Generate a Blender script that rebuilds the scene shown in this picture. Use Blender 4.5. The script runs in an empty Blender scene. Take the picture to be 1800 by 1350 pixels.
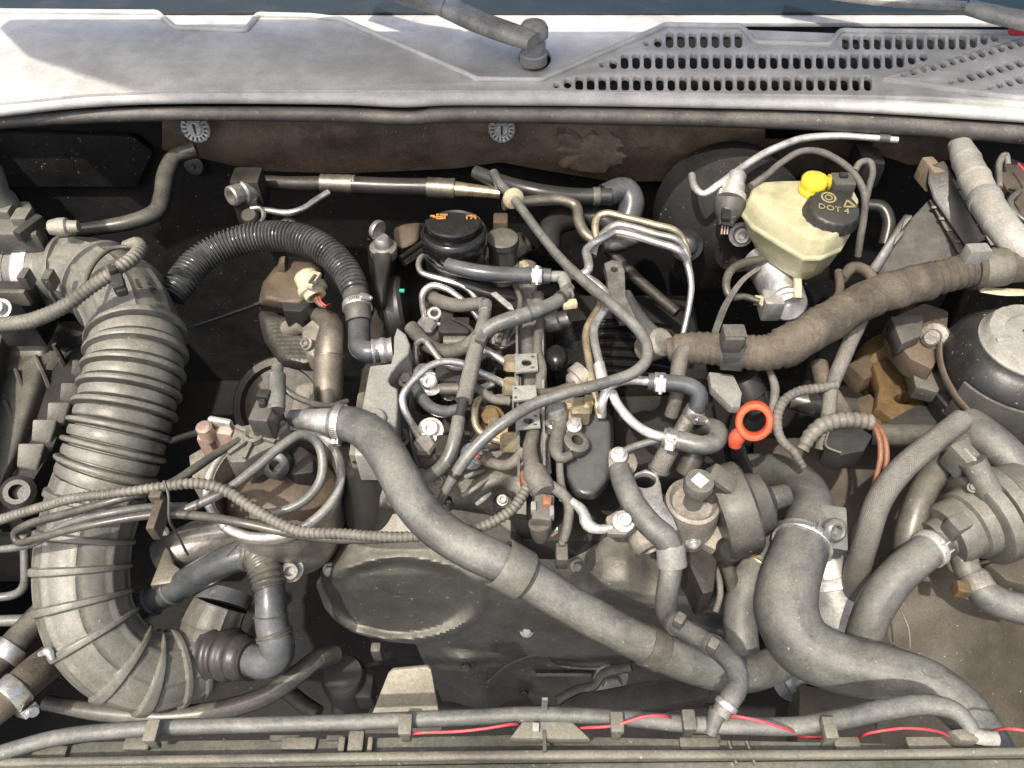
import bpy, bmesh, math, random
import numpy as np
from mathutils import Vector, Matrix, noise
random.seed(7)
R = math.radians
S = bpy.context.scene
COL = S.collection
# ------------------------------------------------------------------ camera
F = 1413.0                                   # focal length in photo pixels (1800 wide)
PITCH = R(50.0)
CAM = Vector((0.0, -0.546, 1.501))
cp, sp = math.cos(PITCH), math.sin(PITCH)
FWD = Vector((0, cp, -sp))
cam = bpy.data.cameras.new('camera'); cam.sensor_width = 36.0; cam.lens = 36.0*F/1800
cam.clip_start = 0.02; cam.clip_end = 200
camo = bpy.data.objects.new('camera', cam); COL.objects.link(camo)
camo.location = CAM; camo.rotation_euler = (R(90)-PITCH, 0, 0)
S.camera = camo
# ------------------------------------------------------------------ light
SUN_EL, SUN_AZ = R(60), R(-32)               # azimuth measured from -Y (behind the photographer) towards +X
w = bpy.data.worlds.new('World'); S.world = w; w.use_nodes = True
nt = w.node_tree
sky = nt.nodes.new('ShaderNodeTexSky'); sky.sky_type = 'NISHITA'; sky.sun_disc = False
sun_dir = Vector((math.cos(SUN_EL)*math.sin(SUN_AZ), -math.cos(SUN_EL)*math.cos(SUN_AZ), math.sin(SUN_EL)))
sky.sun_elevation = SUN_EL; sky.sun_rotation = math.atan2(sun_dir.x, sun_dir.y)
sky.dust_density = 5.0; sky.air_density = 1.0; sky.ozone_density = 0.3
nt.links.new(sky.outputs[0], nt.nodes['Background'].inputs[0])
nt.nodes['Background'].inputs[1].default_value = 0.15
sl = bpy.data.lights.new('sun', 'SUN'); sl.energy = 2.6; sl.angle = R(0.8); sl.color = (1.0, .94, .84)
so = bpy.data.objects.new('sun', sl); COL.objects.link(so)
so.rotation_euler = sun_dir.to_track_quat('Z', 'Y').to_euler(); so.location = (0, 0, 4)
S.view_settings.view_transform = 'Standard'; S.view_settings.look = 'None'
S.view_settings.exposure = 0.80; S.view_settings.gamma = 1.0
# ------------------------------------------------------------------ photo pixel -> point at a real height / depth
def ray(px, py):
    x = (px-900)/F; y = -(py-675)/F
    return Vector((x, cp+y*sp, -sp+y*cp))
def P(px, py, z):
    d = ray(px, py); return CAM + d*((z-CAM.z)/d.z)
def PY(px, py, yy):
    d = ray(px, py); return CAM + d*((yy-CAM.y)/d.y)
def mpp(p): return (p-CAM).dot(FWD)/F
def rad(px, py, z, r): return r*mpp(P(px, py, z))
X3, Y3, Z3 = Vector((1,0,0)), Vector((0,1,0)), Vector((0,0,1))
# ------------------------------------------------------------------ materials
MATS = {}
def mat(name, base, rough=.5, metal=0.0, dust=.4, dcol=(.27,.25,.205), nscale=22.0, bump=.25, bscale=260.0, var=.25,
        up=.65, flecks=0.0, spec=.5, sss=0.0, kind=None, trans=0.0, stain=.4, drough=None, dvar=.5, grain=.42, uplo=-.1):
    m = bpy.data.materials.new(name); m.use_nodes = True
    n = m.node_tree.nodes; l = m.node_tree.links
    b = n['Principled BSDF']
    g = n.new('ShaderNodeNewGeometry')
    sx = n.new('ShaderNodeSeparateXYZ'); l.new(g.outputs['Normal'], sx.inputs[0])
    mr = n.new('ShaderNodeMapRange'); mr.inputs[1].default_value = uplo; mr.inputs[2].default_value = .9
    mr.inputs[3].default_value = 1-up; mr.inputs[4].default_value = 1.0; l.new(sx.outputs['Z'], mr.inputs[0])  # dust on upward faces; its weight also paints lit tops and dark sides
    def nz(scale, detail=6, rough_=.6):
        t = n.new('ShaderNodeTexNoise'); t.inputs['Scale'].default_value = scale; t.inputs['Detail'].default_value = detail
        t.inputs['Roughness'].default_value = rough_; l.new(g.outputs['Position'], t.inputs['Vector']); return t.outputs['Fac']
    def mrange(s, a, b_, c, d):
        q = n.new('ShaderNodeMapRange'); q.inputs[1].default_value = a; q.inputs[2].default_value = b_
        q.inputs[3].default_value = c; q.inputs[4].default_value = d; l.new(s, q.inputs[0]); return q.outputs[0]
    def mul(a, c):
        q = n.new('ShaderNodeMath'); q.operation = 'MULTIPLY'; q.use_clamp = True
        l.new(a, q.inputs[0])
        if isinstance(c, (int, float)): q.inputs[1].default_value = c
        else: l.new(c, q.inputs[1])
        return q.outputs[0]
    n1 = nz(nscale); n2 = nz(nscale*6.5, 4, .7)
    d1 = mrange(n1, .33, .67, 1-dvar, 1+dvar*.45); d2 = mrange(n2, .28, .72, .78, 1.12)
    fac = mul(mul(mul(mr.outputs[0], d1), d2), dust)
    n3 = nz(nscale*2.1, 5, .65)
    hv = n.new('ShaderNodeHueSaturation'); hv.inputs['Color'].default_value = (*base, 1)
    l.new(mrange(n3, .3, .7, 1-var, 1+var), hv.inputs['Value'])
    mx = n.new('ShaderNodeMix'); mx.data_type = 'RGBA'
    l.new(fac, mx.inputs[0]); l.new(hv.outputs[0], mx.inputs[6]); mx.inputs[7].default_value = (*dcol, 1)
    col = mx.outputs[2]
    gn = nz(420, 4, .85); mg = n.new('ShaderNodeMix'); mg.data_type = 'RGBA'; mg.blend_type = 'MULTIPLY'; mg.inputs[0].default_value = 1.0
    l.new(col, mg.inputs[6]); l.new(mrange(gn, .25, .75, 1-grain, 1+grain*.9), mg.inputs[7]); col = mg.outputs[2]
    if stain:
        sn = nz(nscale*.55, 9, .72); sf = mrange(sn, .47, .63, 1.0, 1.0-stain)
        ms = n.new('ShaderNodeMix'); ms.data_type = 'RGBA'; ms.blend_type = 'MULTIPLY'; ms.inputs[0].default_value = 1.0
        l.new(col, ms.inputs[6]); l.new(sf, ms.inputs[7]); col = ms.outputs[2]
    if flecks > 0:
        v = n.new('ShaderNodeTexNoise'); v.inputs['Scale'].default_value = 170; v.inputs['Detail'].default_value = 3
        v.inputs['Roughness'].default_value = .75; l.new(g.outputs['Position'], v.inputs['Vector'])
        f = mrange(v.outputs['Fac'], .69-.07*flecks, .73, 0, .8)
        m2 = n.new('ShaderNodeMix'); m2.data_type = 'RGBA'; l.new(f, m2.inputs[0]); l.new(col, m2.inputs[6])
        m2.inputs[7].default_value = (.42,.40,.36,1); col = m2.outputs[2]
    l.new(col, b.inputs['Base Color'])
    b.inputs['Metallic'].default_value = metal
    if metal:
        inv = n.new('ShaderNodeMath'); inv.operation = 'SUBTRACT'; inv.inputs[0].default_value = 1.0; l.new(fac, inv.inputs[1])
        l.new(mul(inv.outputs[0], metal), b.inputs['Metallic'])
    rr = n.new('ShaderNodeMix'); rr.data_type = 'FLOAT'; l.new(fac, rr.inputs[0]); rr.inputs[2].default_value = rough; rr.inputs[3].default_value = drough if drough else max(rough, .62)
    rv = n.new('ShaderNodeMath'); rv.operation = 'MULTIPLY'; rv.use_clamp = True; l.new(rr.outputs[0], rv.inputs[0]); l.new(mrange(n3, .3, .7, .78, 1.22), rv.inputs[1])
    l.new(rv.outputs[0], b.inputs['Roughness'])
    b.inputs['Specular IOR Level'].default_value = spec
    hsrc = None
    if kind in ('braid', 'hex', 'fibre'):
        if kind == 'braid':
            uv = n.new('ShaderNodeUVMap'); su = n.new('ShaderNodeSeparateXYZ'); l.new(uv.outputs[0], su.inputs[0])
            outs = []
            for sg in (1, -1):
                a = n.new('ShaderNodeMath'); a.operation = 'MULTIPLY_ADD'; a.inputs[1].default_value = sg
                l.new(su.outputs['X'], a.inputs[0]); l.new(su.outputs['Y'], a.inputs[2])
                s_ = n.new('ShaderNodeMath'); s_.operation = 'MULTIPLY'; s_.inputs[1].default_value = 2400; l.new(a.outputs[0], s_.inputs[0])
                q = n.new('ShaderNodeMath'); q.operation = 'SINE'; l.new(s_.outputs[0], q.inputs[0]); outs.append(q.outputs[0])
            mm = n.new('ShaderNodeMath'); mm.operation = 'MAXIMUM'; l.new(outs[0], mm.inputs[0]); l.new(outs[1], mm.inputs[1]); hsrc = mm.outputs[0]
        elif kind == 'hex':
            v = n.new('ShaderNodeTexVoronoi'); v.inputs['Scale'].default_value = 150; v.inputs['Randomness'].default_value = .25
            l.new(g.outputs['Position'], v.inputs['Vector']); hsrc = mrange(v.outputs['Distance'], 0, .6, 1, 0)
        else:
            hsrc = nz(420, 8, .8)
    bp = n.new('ShaderNodeBump'); bp.inputs['Strength'].default_value = bump; bp.inputs['Distance'].default_value = .0012
    hb = nz(bscale, 5, .7)
    if hsrc is not None:
        bp0 = n.new('ShaderNodeBump'); bp0.inputs['Strength'].default_value = .55; bp0.inputs['Distance'].default_value = .0018
        l.new(hsrc, bp0.inputs['Height']); l.new(bp0.outputs[0], bp.inputs['Normal'])
    l.new(hb, bp.inputs['Height']); l.new(bp.outputs[0], b.inputs['Normal'])
    if sss:
        b.inputs['Subsurface Weight'].default_value = sss; b.inputs['Subsurface Radius'].default_value = (.02,.018,.008)
        b.inputs['Subsurface Scale'].default_value = 1.0
    if trans: b.inputs['Transmission Weight'].default_value = trans
    MATS[name] = m
    return m
D_TAN = (.30,.275,.22)
mat('rubber_dusty', (.019,.019,.020), .28, dust=.46, up=.86, dcol=(.27,.25,.20), nscale=28, bump=.13, flecks=.2, drough=.42, stain=.3, var=.2, dvar=.5)
mat('rubber_grey', (.036,.040,.044), .28, dust=.58, up=.84, dcol=(.315,.305,.265), nscale=30, bump=.13, flecks=.25, drough=.42, stain=.28, var=.2, dvar=.5)
mat('rubber_clean', (.018,.023,.029), .20, dust=.36, up=.9, dcol=(.31,.31,.30), nscale=22, bump=.05, drough=.34, grain=.18)
mat('rubber_black', (.014,.014,.015), .32, dust=.16, up=.9, nscale=20, bump=.1, drough=.45)
mat('rubber_fibre', (.06,.061,.060), .45, dust=.66, up=.8, dcol=(.35,.33,.28), nscale=24, bump=.15, kind='braid', drough=.5, stain=.2, dvar=.3)
mat('duct_grey', (.055,.057,.053), .36, dust=.66, up=.74, dcol=(.30,.285,.235), nscale=20, bump=.22, flecks=.3, drough=.5, stain=.3, var=.2, dvar=.45)
mat('plastic_black', (.014,.014,.015), .36, dust=.2, up=.85, dcol=(.2,.185,.155), nscale=14, bump=.2)
mat('plastic_dirty', (.034,.034,.033), .42, dust=.5, up=.8, nscale=14, bump=.25, flecks=.4, drough=.55)
mat('plastic_brown', (.05,.038,.028), .55, dust=.5, up=.75, dcol=(.23,.175,.12), nscale=16, bump=.4)
mat('plastic_gloss', (.008,.008,.009), .16, dust=.07, up=.9, nscale=18, bump=.03)
mat('cover_dark', (.030,.031,.032), .42, dust=.95, up=.90, uplo=.15, dcol=(.30,.285,.24), nscale=20, bump=.35, flecks=.5, drough=.6, dvar=.35, stain=.3)
mat('cover_lower', (.034,.034,.035), .45, dust=.4, dcol=(.2,.18,.15), nscale=18, bump=.5, flecks=.6)
mat('plate_grey', (.20,.202,.19), .38, dust=.45, dcol=(.40,.385,.335), nscale=14, bump=.08, stain=.2, drough=.5)
mat('cowl_grey', (.50,.495,.48), .42, dust=.5, dcol=(.56,.55,.515), nscale=16, bump=.45, bscale=420, flecks=.2, stain=.22, grain=.2)
mat('seal_rubber', (.03,.029,.028), .5, dust=.6, dcol=(.22,.20,.175), nscale=30, bump=.5, flecks=.5)
mat('felt', (.12,.088,.062), .95, dust=.75, dcol=(.30,.235,.165), nscale=20, bump=.9, bscale=520, kind='fibre', flecks=.45, spec=.1)
mat('felt_tan', (.20,.155,.11), .95, dust=.6, dcol=(.36,.295,.21), nscale=24, bump=.9, bscale=520, kind='fibre', spec=.1)
mat('steel', (.74,.725,.69), .27, 1.0, dust=.26, up=.6, dcol=(.48,.45,.38), nscale=30, bump=.1, stain=.3)
mat('steel_dull', (.40,.39,.37), .40, 1.0, dust=.42, dcol=(.28,.255,.21), nscale=26, bump=.3)
mat('steel_brushed', (.30,.275,.235), .34, 1.0, dust=.45, dcol=(.27,.23,.165), nscale=14, bump=.2)
mat('zinc_yellow', (.72,.61,.42), .28, 1.0, dust=.26, dcol=(.46,.39,.27), nscale=24, bump=.1, stain=.3)
mat('clamp_steel', (.74,.72,.68), .28, 1.0, dust=.22, dcol=(.5,.47,.40), nscale=40, bump=.2, stain=.25)
mat('alu', (.68,.68,.67), .38, 1.0, dust=.35, dcol=(.40,.38,.34), nscale=22, bump=.15)
mat('alu_white', (.80,.79,.75), .36, .9, dust=.35, dcol=(.56,.54,.48), nscale=30, bump=.12, stain=.25)
mat('cast_alu', (.36,.34,.31), .55, .9, dust=.72, dcol=(.34,.305,.24), nscale=24, bump=.7, bscale=320)
mat('cast_dark', (.035,.032,.03), .5, .5, dust=.34, up=.8, dcol=(.17,.15,.12), nscale=20, bump=.5)
mat('rust', (.14,.085,.032), .7, .3, dust=.45, dcol=(.17,.12,.06), nscale=22, bump=.7, bscale=200, var=.5)
mat('rust_dark', (.075,.05,.034), .8, .2, dust=.5, dcol=(.17,.125,.08), nscale=22, bump=.7, var=.5)
mat('tape_brown', (.06,.05,.041), .75, dust=.62, dcol=(.20,.165,.115), nscale=30, bump=1.0, bscale=330, stain=.5, dvar=.7)
mat('tape_grey', (.07,.067,.062), .65, dust=.65, dcol=(.25,.23,.19), nscale=24, bump=.9, bscale=330)
mat('conduit', (.06,.058,.052), .5, dust=.7, dcol=(.28,.26,.21), nscale=24, bump=.2)
mat('conduit_black', (.020,.022,.024), .20, dust=.30, up=.5, dcol=(.34,.335,.31), nscale=60, bump=.05, drough=.35)
mat('pipe_white', (.36,.355,.33), .5, dust=.6, dcol=(.40,.36,.29), nscale=12, bump=.3)
mat('tank_plastic', (.56,.54,.35), .36, dust=.36, dcol=(.32,.26,.14), nscale=22, bump=.10, sss=.45, var=.16, up=.3, stain=.34, grain=.12)
mat('cap_white', (.30,.295,.265), .5, dust=.5, dcol=(.30,.28,.235), nscale=16, bump=.2)
mat('yellow', (.86,.66,.03), .42, dust=.28, dcol=(.62,.50,.16), nscale=30, bump=.08, var=.1)
mat('yellow_print', (.34,.30,.09), .65, dust=.5, nscale=60, bump=.05)
mat('orange', (.80,.085,.022), .45, dust=.2, dcol=(.40,.20,.12), nscale=34, bump=.12, var=.1, stain=.3)
mat('orange_dark', (.55,.06,.02), .5, dust=.25, nscale=20, bump=.05)
mat('orange_wire', (.30,.10,.045), .55, dust=.5, dcol=(.30,.19,.12), nscale=30, bump=.15)
mat('orange_print', (.62,.25,.03), .6, dust=.15, nscale=90, bump=.02)
mat('teal_print', (.05,.5,.38), .5, dust=.0, nscale=90, bump=.02)
mat('red_wire', (.62,.03,.055), .42, dust=.3, dcol=(.40,.24,.2), nscale=40, bump=.1, var=.15)
mat('cream', (.60,.52,.34), .5, dust=.4, dcol=(.44,.37,.24), nscale=30, bump=.1)
mat('label_white', (.78,.78,.76), .5, dust=.12, nscale=40, bump=.05, var=.05)
mat('beam', (.05,.05,.044), .45, dust=.66, dcol=(.20,.195,.155), nscale=17, bump=.4, flecks=.45)
mat('beam_tan', (.075,.072,.06), .5, dust=.7, dcol=(.24,.225,.17), nscale=16, bump=.4, flecks=.4)
mat('tank_brown', (.05,.044,.033), .55, dust=.7, dcol=(.125,.107,.075), nscale=11, bump=.35, flecks=.15)
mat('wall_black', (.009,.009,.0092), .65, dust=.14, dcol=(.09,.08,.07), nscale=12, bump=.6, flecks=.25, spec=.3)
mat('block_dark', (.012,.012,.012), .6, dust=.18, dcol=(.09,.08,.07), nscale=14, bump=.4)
mat('tan_plate', (.22,.20,.155), .6, dust=.7, dcol=(.40,.37,.29), nscale=12, bump=.3)
mat('print_dark', (.05,.05,.045), .6, dust=.2, nscale=60, bump=.02)
mat('wiper', (.16,.16,.158), .45, dust=.8, up=.5, dcol=(.48,.47,.44), nscale=30, bump=.35)
mat('copper', (.42,.30,.24), .5, .5, dust=.35, dcol=(.50,.42,.35), nscale=40, bump=.3)
mat('sleeve_hex', (.035,.034,.033), .5, .3, dust=.35, nscale=16, bump=.2, kind='hex')
mat('ground_dust', (.30,.28,.24), .9, dust=.3, nscale=3, bump=.4, bscale=40)
mat('body_silver', (.42,.42,.42), .35, .3, dust=.3, dcol=(.4,.38,.33), nscale=12, bump=.05)
mat('rim_alu', (.40,.39,.36), .40, .9, dust=.5, up=.85, dcol=(.36,.325,.26), nscale=20, bump=.25)
mat('ecu', (.028,.026,.023), .55, dust=.42, up=.5, dcol=(.12,.108,.085), nscale=30, bump=.5)
mat('liner_brown', (.035,.03,.024), .6, dust=.5, up=.6, dcol=(.13,.105,.075), nscale=10, bump=.4)
mat('disc_metal', (.62,.60,.55), .45, .2, dust=.3, dcol=(.45,.42,.36), nscale=60, bump=.2)
mat('runner_grey', (.045,.05,.052), .28, dust=.22, up=.8, dcol=(.3,.29,.26), nscale=20, bump=.06, drough=.4, grain=.12)
mat('hose_matt', (.040,.044,.047), .42, dust=.60, up=.82, dcol=(.30,.29,.25), nscale=24, bump=.32, bscale=520, flecks=.3, drough=.56, stain=.35, var=.22, dvar=.55)
mat('reservoir_black', (.012,.012,.013), .34, dust=.12, up=.7, dcol=(.2,.19,.16), nscale=24, bump=.25, flecks=.5)
def glass():
    m = bpy.data.materials.new('windscreen_glass'); m.use_nodes = True
    b = m.node_tree.nodes['Principled BSDF']; b.inputs['Base Color'].default_value = (.015,.03,.042,1)
    b.inputs['Roughness'].default_value = .12; b.inputs['Transmission Weight'].default_value = .25
    n = m.node_tree.nodes; l = m.node_tree.links
    t = n.new('ShaderNodeTexNoise'); t.inputs['Scale'].default_value = 30; t.inputs['Detail'].default_value = 6
    q = n.new('ShaderNodeMapRange'); q.inputs[1].default_value = .3; q.inputs[2].default_value = .7; q.inputs[3].default_value = .06; q.inputs[4].default_value = .3
    l.new(t.outputs[0], q.inputs[0]); l.new(q.outputs[0], b.inputs['Roughness'])
    MATS['glass'] = m
glass()
# ------------------------------------------------------------------ mesh helpers
def basis(t, ref=None):
    t = t.normalized(); r = ref if ref is not None else (Z3 if abs(t.z) < .9 else Y3)
    a = t.cross(r)
    if a.length < 1e-6: a = t.cross(X3)
    a.normalize(); return a, a.cross(t).normalized()
class Path:
    """smooth curve through points with radii, resampled at even steps"""
    def __init__(s, pts, ds=.004, pixel=True, r=None):
        W = []
        for p in pts:
            if pixel:
                v = P(p[0], p[1], p[2]); k = mpp(v)*((v-CAM).normalized().dot(FWD))**.9; rr = (p[3] if len(p) > 3 else r)*k
            else:
                v = Vector(p[:3]); rr = p[3] if len(p) > 3 else r
            W.append((v, rr))
        c = []; n = len(W)
        for i in range(n-1):
            p0 = W[max(i-1,0)]; p1 = W[i]; p2 = W[i+1]; p3 = W[min(i+2,n-1)]
            L = (p2[0]-p1[0]).length; m = max(4, int(L/.002)); m = min(m, 160)
            # centripetal tangents
            d0 = max((p1[0]-p0[0]).length**.5, 1e-4); d1 = max(L**.5, 1e-4); d2 = max((p3[0]-p2[0]).length**.5, 1e-4)
            if i == 0: m1 = p2[0]-p1[0]
            else: m1 = ((p1[0]-p0[0])/d0 - (p2[0]-p0[0])/(d0+d1) + (p2[0]-p1[0])/d1)*d1
            if i == n-2: m2 = p2[0]-p1[0]
            else: m2 = ((p2[0]-p1[0])/d1 - (p3[0]-p1[0])/(d1+d2) + (p3[0]-p2[0])/d2)*d1
            for k in range(m):
                t = k/m; t2 = t*t; t3 = t2*t
                q = p1[0]*(2*t3-3*t2+1) + m1*(t3-2*t2+t) + p2[0]*(-2*t3+3*t2) + m2*(t3-t2)
                e = t*t*(3-2*t)
                c.append((q, p1[1]*(1-e)+p2[1]*e))
        c.append(W[-1])
        acc = [0]
        for i in range(1, len(c)): acc.append(acc[-1]+(c[i][0]-c[i-1][0]).length)
        s.L = acc[-1]; N = max(3, int(round(s.L/ds))); s.pts = []; s.r = []; s.s = []; j = 0
        for k in range(N+1):
            d = s.L*k/N
            while j < len(acc)-2 and acc[j+1] < d: j += 1
            f = (d-acc[j])/max(acc[j+1]-acc[j], 1e-9); f = min(max(f,0),1)
            s.pts.append(c[j][0].lerp(c[j+1][0], f)); s.r.append(c[j][1]*(1-f)+c[j+1][1]*f); s.s.append(d)
        s.N = N; s.T = []
        for k in range(N+1):
            a = s.pts[max(k-1,0)]; b = s.pts[min(k+1,N)]; s.T.append((b-a).normalized())
        u, v = basis(s.T[0]); s.U = [u]; s.V = [v]
        for k in range(1, N+1):
            q = s.T[k-1].rotation_difference(s.T[k]); u = q @ s.U[-1]; u = (u - s.T[k]*u.dot(s.T[k])).normalized()
            s.U.append(u); s.V.append(u.cross(s.T[k]).normalized())
    def at(s, t):
        k = t*s.N; i = min(int(k), s.N-1); f = k-i
        return s.pts[i].lerp(s.pts[i+1], f), s.T[i], s.r[i]*(1-f)+s.r[i+1]*f
    def near(s, px, py):
        best, bi = 1e9, 0
        for i, p in enumerate(s.pts):
            d = p-CAM; dep = d.dot(FWD); x = d.x/dep*F+900; y = 675-d.dot(Vector((0,sp,cp)))/dep*F
            e = (x-px)**2+(y-py)**2
            if e < best: best, bi = e, i
        return bi/s.N
class M:
    def __init__(s): s.v = []; s.f = []; s.uv = {}
    def tube(s, path, seg=18, mod=None, capr=True, fixed=None, sx=1.0, sy=1.0, sq=2.0, hollow=0.0, uv=False):
        o = len(s.v); N = path.N
        C = np.array([tuple(v) for v in path.pts]); Tn = np.array([tuple(v) for v in path.T]); rr = np.array(path.r)
        if fixed is not None:
            fx = np.array(tuple(fixed)); U = np.cross(Tn, fx); U /= np.linalg.norm(U, axis=1)[:,None]; V = np.cross(U, Tn)
        else:
            U = np.array([tuple(v) for v in path.U]); V = np.array([tuple(v) for v in path.V])
        th = 2*math.pi*np.arange(seg)/seg; c, sn = np.cos(th), np.sin(th)
        if sq != 2.0:
            e = 2.0/sq; c = np.sign(c)*np.abs(c)**e; sn = np.sign(sn)*np.abs(sn)**e
        if mod: m = np.array([[mod(q, t_, path.L) for t_ in th] for q in path.s])
        else: m = np.ones((N+1, seg))
        pos = C[:,None,:] + (U[:,None,:]*(c*sx)[None,:,None] + V[:,None,:]*(sn*sy)[None,:,None])*(rr[:,None]*m)[:,:,None]
        s.v.extend(Vector(q) for q in pos.reshape(-1,3).tolist())
        for k in range(N):
            for j in range(seg):
                a = o+k*seg+j; b = o+k*seg+(j+1) % seg
                if uv: s.uv[len(s.f)] = [((jj)*2*math.pi/seg*path.r[kk], path.s[kk]) for jj, kk in ((j,k),(j+1,k),(j+1,k+1),(j,k+1))]
                s.f.append((a, b, b+seg, a+seg))
        if hollow:
            for k, sg in ((0, 1), (N, -1)):
                base = o+k*seg; q = len(s.v); c0 = path.pts[k]
                for dep, fr in ((0, hollow), (path.r[k]*.8, hollow*.97)):
                    for j in range(seg): s.v.append(c0 + (s.v[base+j]-c0)*fr + path.T[k]*sg*dep)
                rings = [base, q, q+seg]
                for a_, b_ in zip(rings, rings[1:]):
                    for j in range(seg):
                        f = (a_+j, b_+j, b_+(j+1) % seg, a_+(j+1) % seg); s.f.append(f if sg > 0 else f[::-1])
                f = tuple(q+seg+j for j in range(seg)); s.f.append(f[::-1] if sg > 0 else f)
        else:
            s.f.append(tuple(o+j for j in range(seg))[::-1]); s.f.append(tuple(o+N*seg+j for j in range(seg)))
        return s
    def lathe(s, a, b, prof, seg=28, mod=None):
        """prof: (distance along a->b in metres, radius in metres)"""
        t = (b-a).normalized(); U, V = basis(t); o = len(s.v)
        for d, r in prof:
            for j in range(seg):
                th = 2*math.pi*j/seg; m = mod(d, th) if mod else 1.0
                s.v.append(a + t*d + (U*math.cos(th)+V*math.sin(th))*max(r*m, 1e-5))
        n = len(prof)
        for k in range(n-1):
            for j in range(seg):
                p = o+k*seg+j; q = o+k*seg+(j+1) % seg
                s.f.append((p, p+seg, q+seg, q))
        s.f.append(tuple(o+j for j in range(seg))); s.f.append(tuple(o+(n-1)*seg+j for j in range(seg))[::-1])
        return s
    def box(s, c, size, rot=None):
        o = len(s.v); m = rot if rot is not None else Matrix.Identity(3)
        for x in (-.5,.5):
            for y in (-.5,.5):
                for z in (-.5,.5): s.v.append(c + m @ Vector((x*size[0], y*size[1], z*size[2])))
        for f in ((0,1,3,2),(4,6,7,5),(0,4,5,1),(2,3,7,6),(0,2,6,4),(1,5,7,3)): s.f.append(tuple(o+i for i in f))
        return s
    def loft(s, loops, cap=True):
        o = len(s.v); n = len(loops[0])
        for L in loops: s.v.extend(L)
        for k in range(len(loops)-1):
            for j in range(n):
                a = o+k*n+j; b = o+k*n+(j+1) % n; s.f.append((a, b, b+n, a+n))
        if cap:
            s.f.append(tuple(o+j for j in range(n))[::-1]); s.f.append(tuple(o+(len(loops)-1)*n+j for j in range(n)))
        return s
    def prism(s, pts, ext): return s.loft([[Vector(p) for p in pts], [Vector(p)+ext for p in pts]])
    def sphere(s, c, r, seg=18, rings=12, sc=(1,1,1), rot=None):
        prof = []; o = len(s.v); m = rot if rot is not None else Matrix.Identity(3)
        for i in range(1, rings):
            a = math.pi*i/rings
            for j in range(seg):
                th = 2*math.pi*j/seg
                s.v.append(c + m @ Vector((r*sc[0]*math.sin(a)*math.cos(th), r*sc[1]*math.sin(a)*math.sin(th), r*sc[2]*math.cos(a))))
        for i in range(rings-2):
            for j in range(seg):
                p = o+i*seg+j; q = o+i*seg+(j+1) % seg; s.f.append((p, p+seg, q+seg, q))
        s.f.append(tuple(o+j for j in range(seg))); s.f.append(tuple(o+(rings-2)*seg+j for j in range(seg))[::-1])
        return s
def mesh_from(m, name, bev=0.0, seg=2, ang=38):
    me = bpy.data.meshes.new(name); me.from_pydata([tuple(v) for v in m.v], [], m.f)
    if m.uv:
        ul = me.uv_layers.new(name='UVMap')
        for pi, cs in m.uv.items():
            p = me.polygons[pi]
            for li, c in zip(p.loop_indices, cs): ul.data[li].uv = c
    finish_mesh(me, bev, seg, ang); return me
def finish_mesh(me, bev=0.0, seg=2, ang=38, weld=False):
    bm = bmesh.new(); bm.from_mesh(me)
    if weld: bmesh.ops.remove_doubles(bm, verts=bm.verts, dist=1e-6)
    bmesh.ops.recalc_face_normals(bm, faces=bm.faces)
    if bev > 0:
        es = [e for e in bm.edges if len(e.link_faces) == 2 and e.calc_face_angle(0) > R(28)]
        bmesh.ops.bevel(bm, geom=es, offset=bev, segments=seg, affect='EDGES', profile=.6, clamp_overlap=True)
    bm.to_mesh(me); bm.free()
    me.shade_smooth(); me.set_sharp_from_angle(angle=R(ang))
def tag(o, label, cat=None, group=None, kind=None):
    if label: o['label'] = label
    if cat: o['category'] = cat
    if group: o['group'] = group
    if kind: o['kind'] = kind
def thing(name, label, cat, loc, group=None):
    o = bpy.data.objects.new(name, None); COL.objects.link(o); o.location = loc; o.empty_display_size = .02
    tag(o, label, cat, group); return o
def wloc(o):
    v = Vector((0,0,0))
    while o is not None: v += o.location; o = o.parent
    return v
def link(me, name, m, parent=None):
    me.materials.clear(); me.materials.append(MATS[m])
    o = bpy.data.objects.new(name, me); COL.objects.link(o)
    if parent is not None:
        o.parent = parent; off = wloc(parent)
        me.transform(Matrix.Translation(-off))
    return o
def part(name, m, mt, parent, bev=0.0, seg=2, label=None, ang=38):
    o = link(mesh_from(m, name, bev, seg, ang), name, mt, parent)
    if label: o['label'] = label
    return o
def solo(name, m, mt, label, cat, group=None, bev=0.0, seg=2, ang=38):
    """a thing that is one mesh: origin moved to its base"""
    me = mesh_from(m, name, bev, seg, ang)
    return _solo(me, name, mt, label, cat, group)
def _solo(me, name, mt, label, cat, group=None):
    n = len(me.vertices); cx = sum(v.co.x for v in me.vertices)/n; cy = sum(v.co.y for v in me.vertices)/n; cz = min(v.co.z for v in me.vertices)
    me.transform(Matrix.Translation((-cx,-cy,-cz))); o = link(me, name, mt); o.location = (cx,cy,cz)
    tag(o, label, cat, group); return o
def struct(name, m, mt, bev=0.0):
    o = link(mesh_from(m, name, bev), name, mt); o['kind'] = 'structure'; return o
def plane_pts(px_pts, plane):
    k, val = plane
    if k == 'z': return [P(x, y, val) for x, y in px_pts]
    if k == 'y': return [PY(x, y, val) for x, y in px_pts]
    o, n = val
    out = []
    for x, y in px_pts:
        d = ray(x, y); t = (o-CAM).dot(n)/d.dot(n); out.append(CAM+d*t)
    return out
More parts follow.
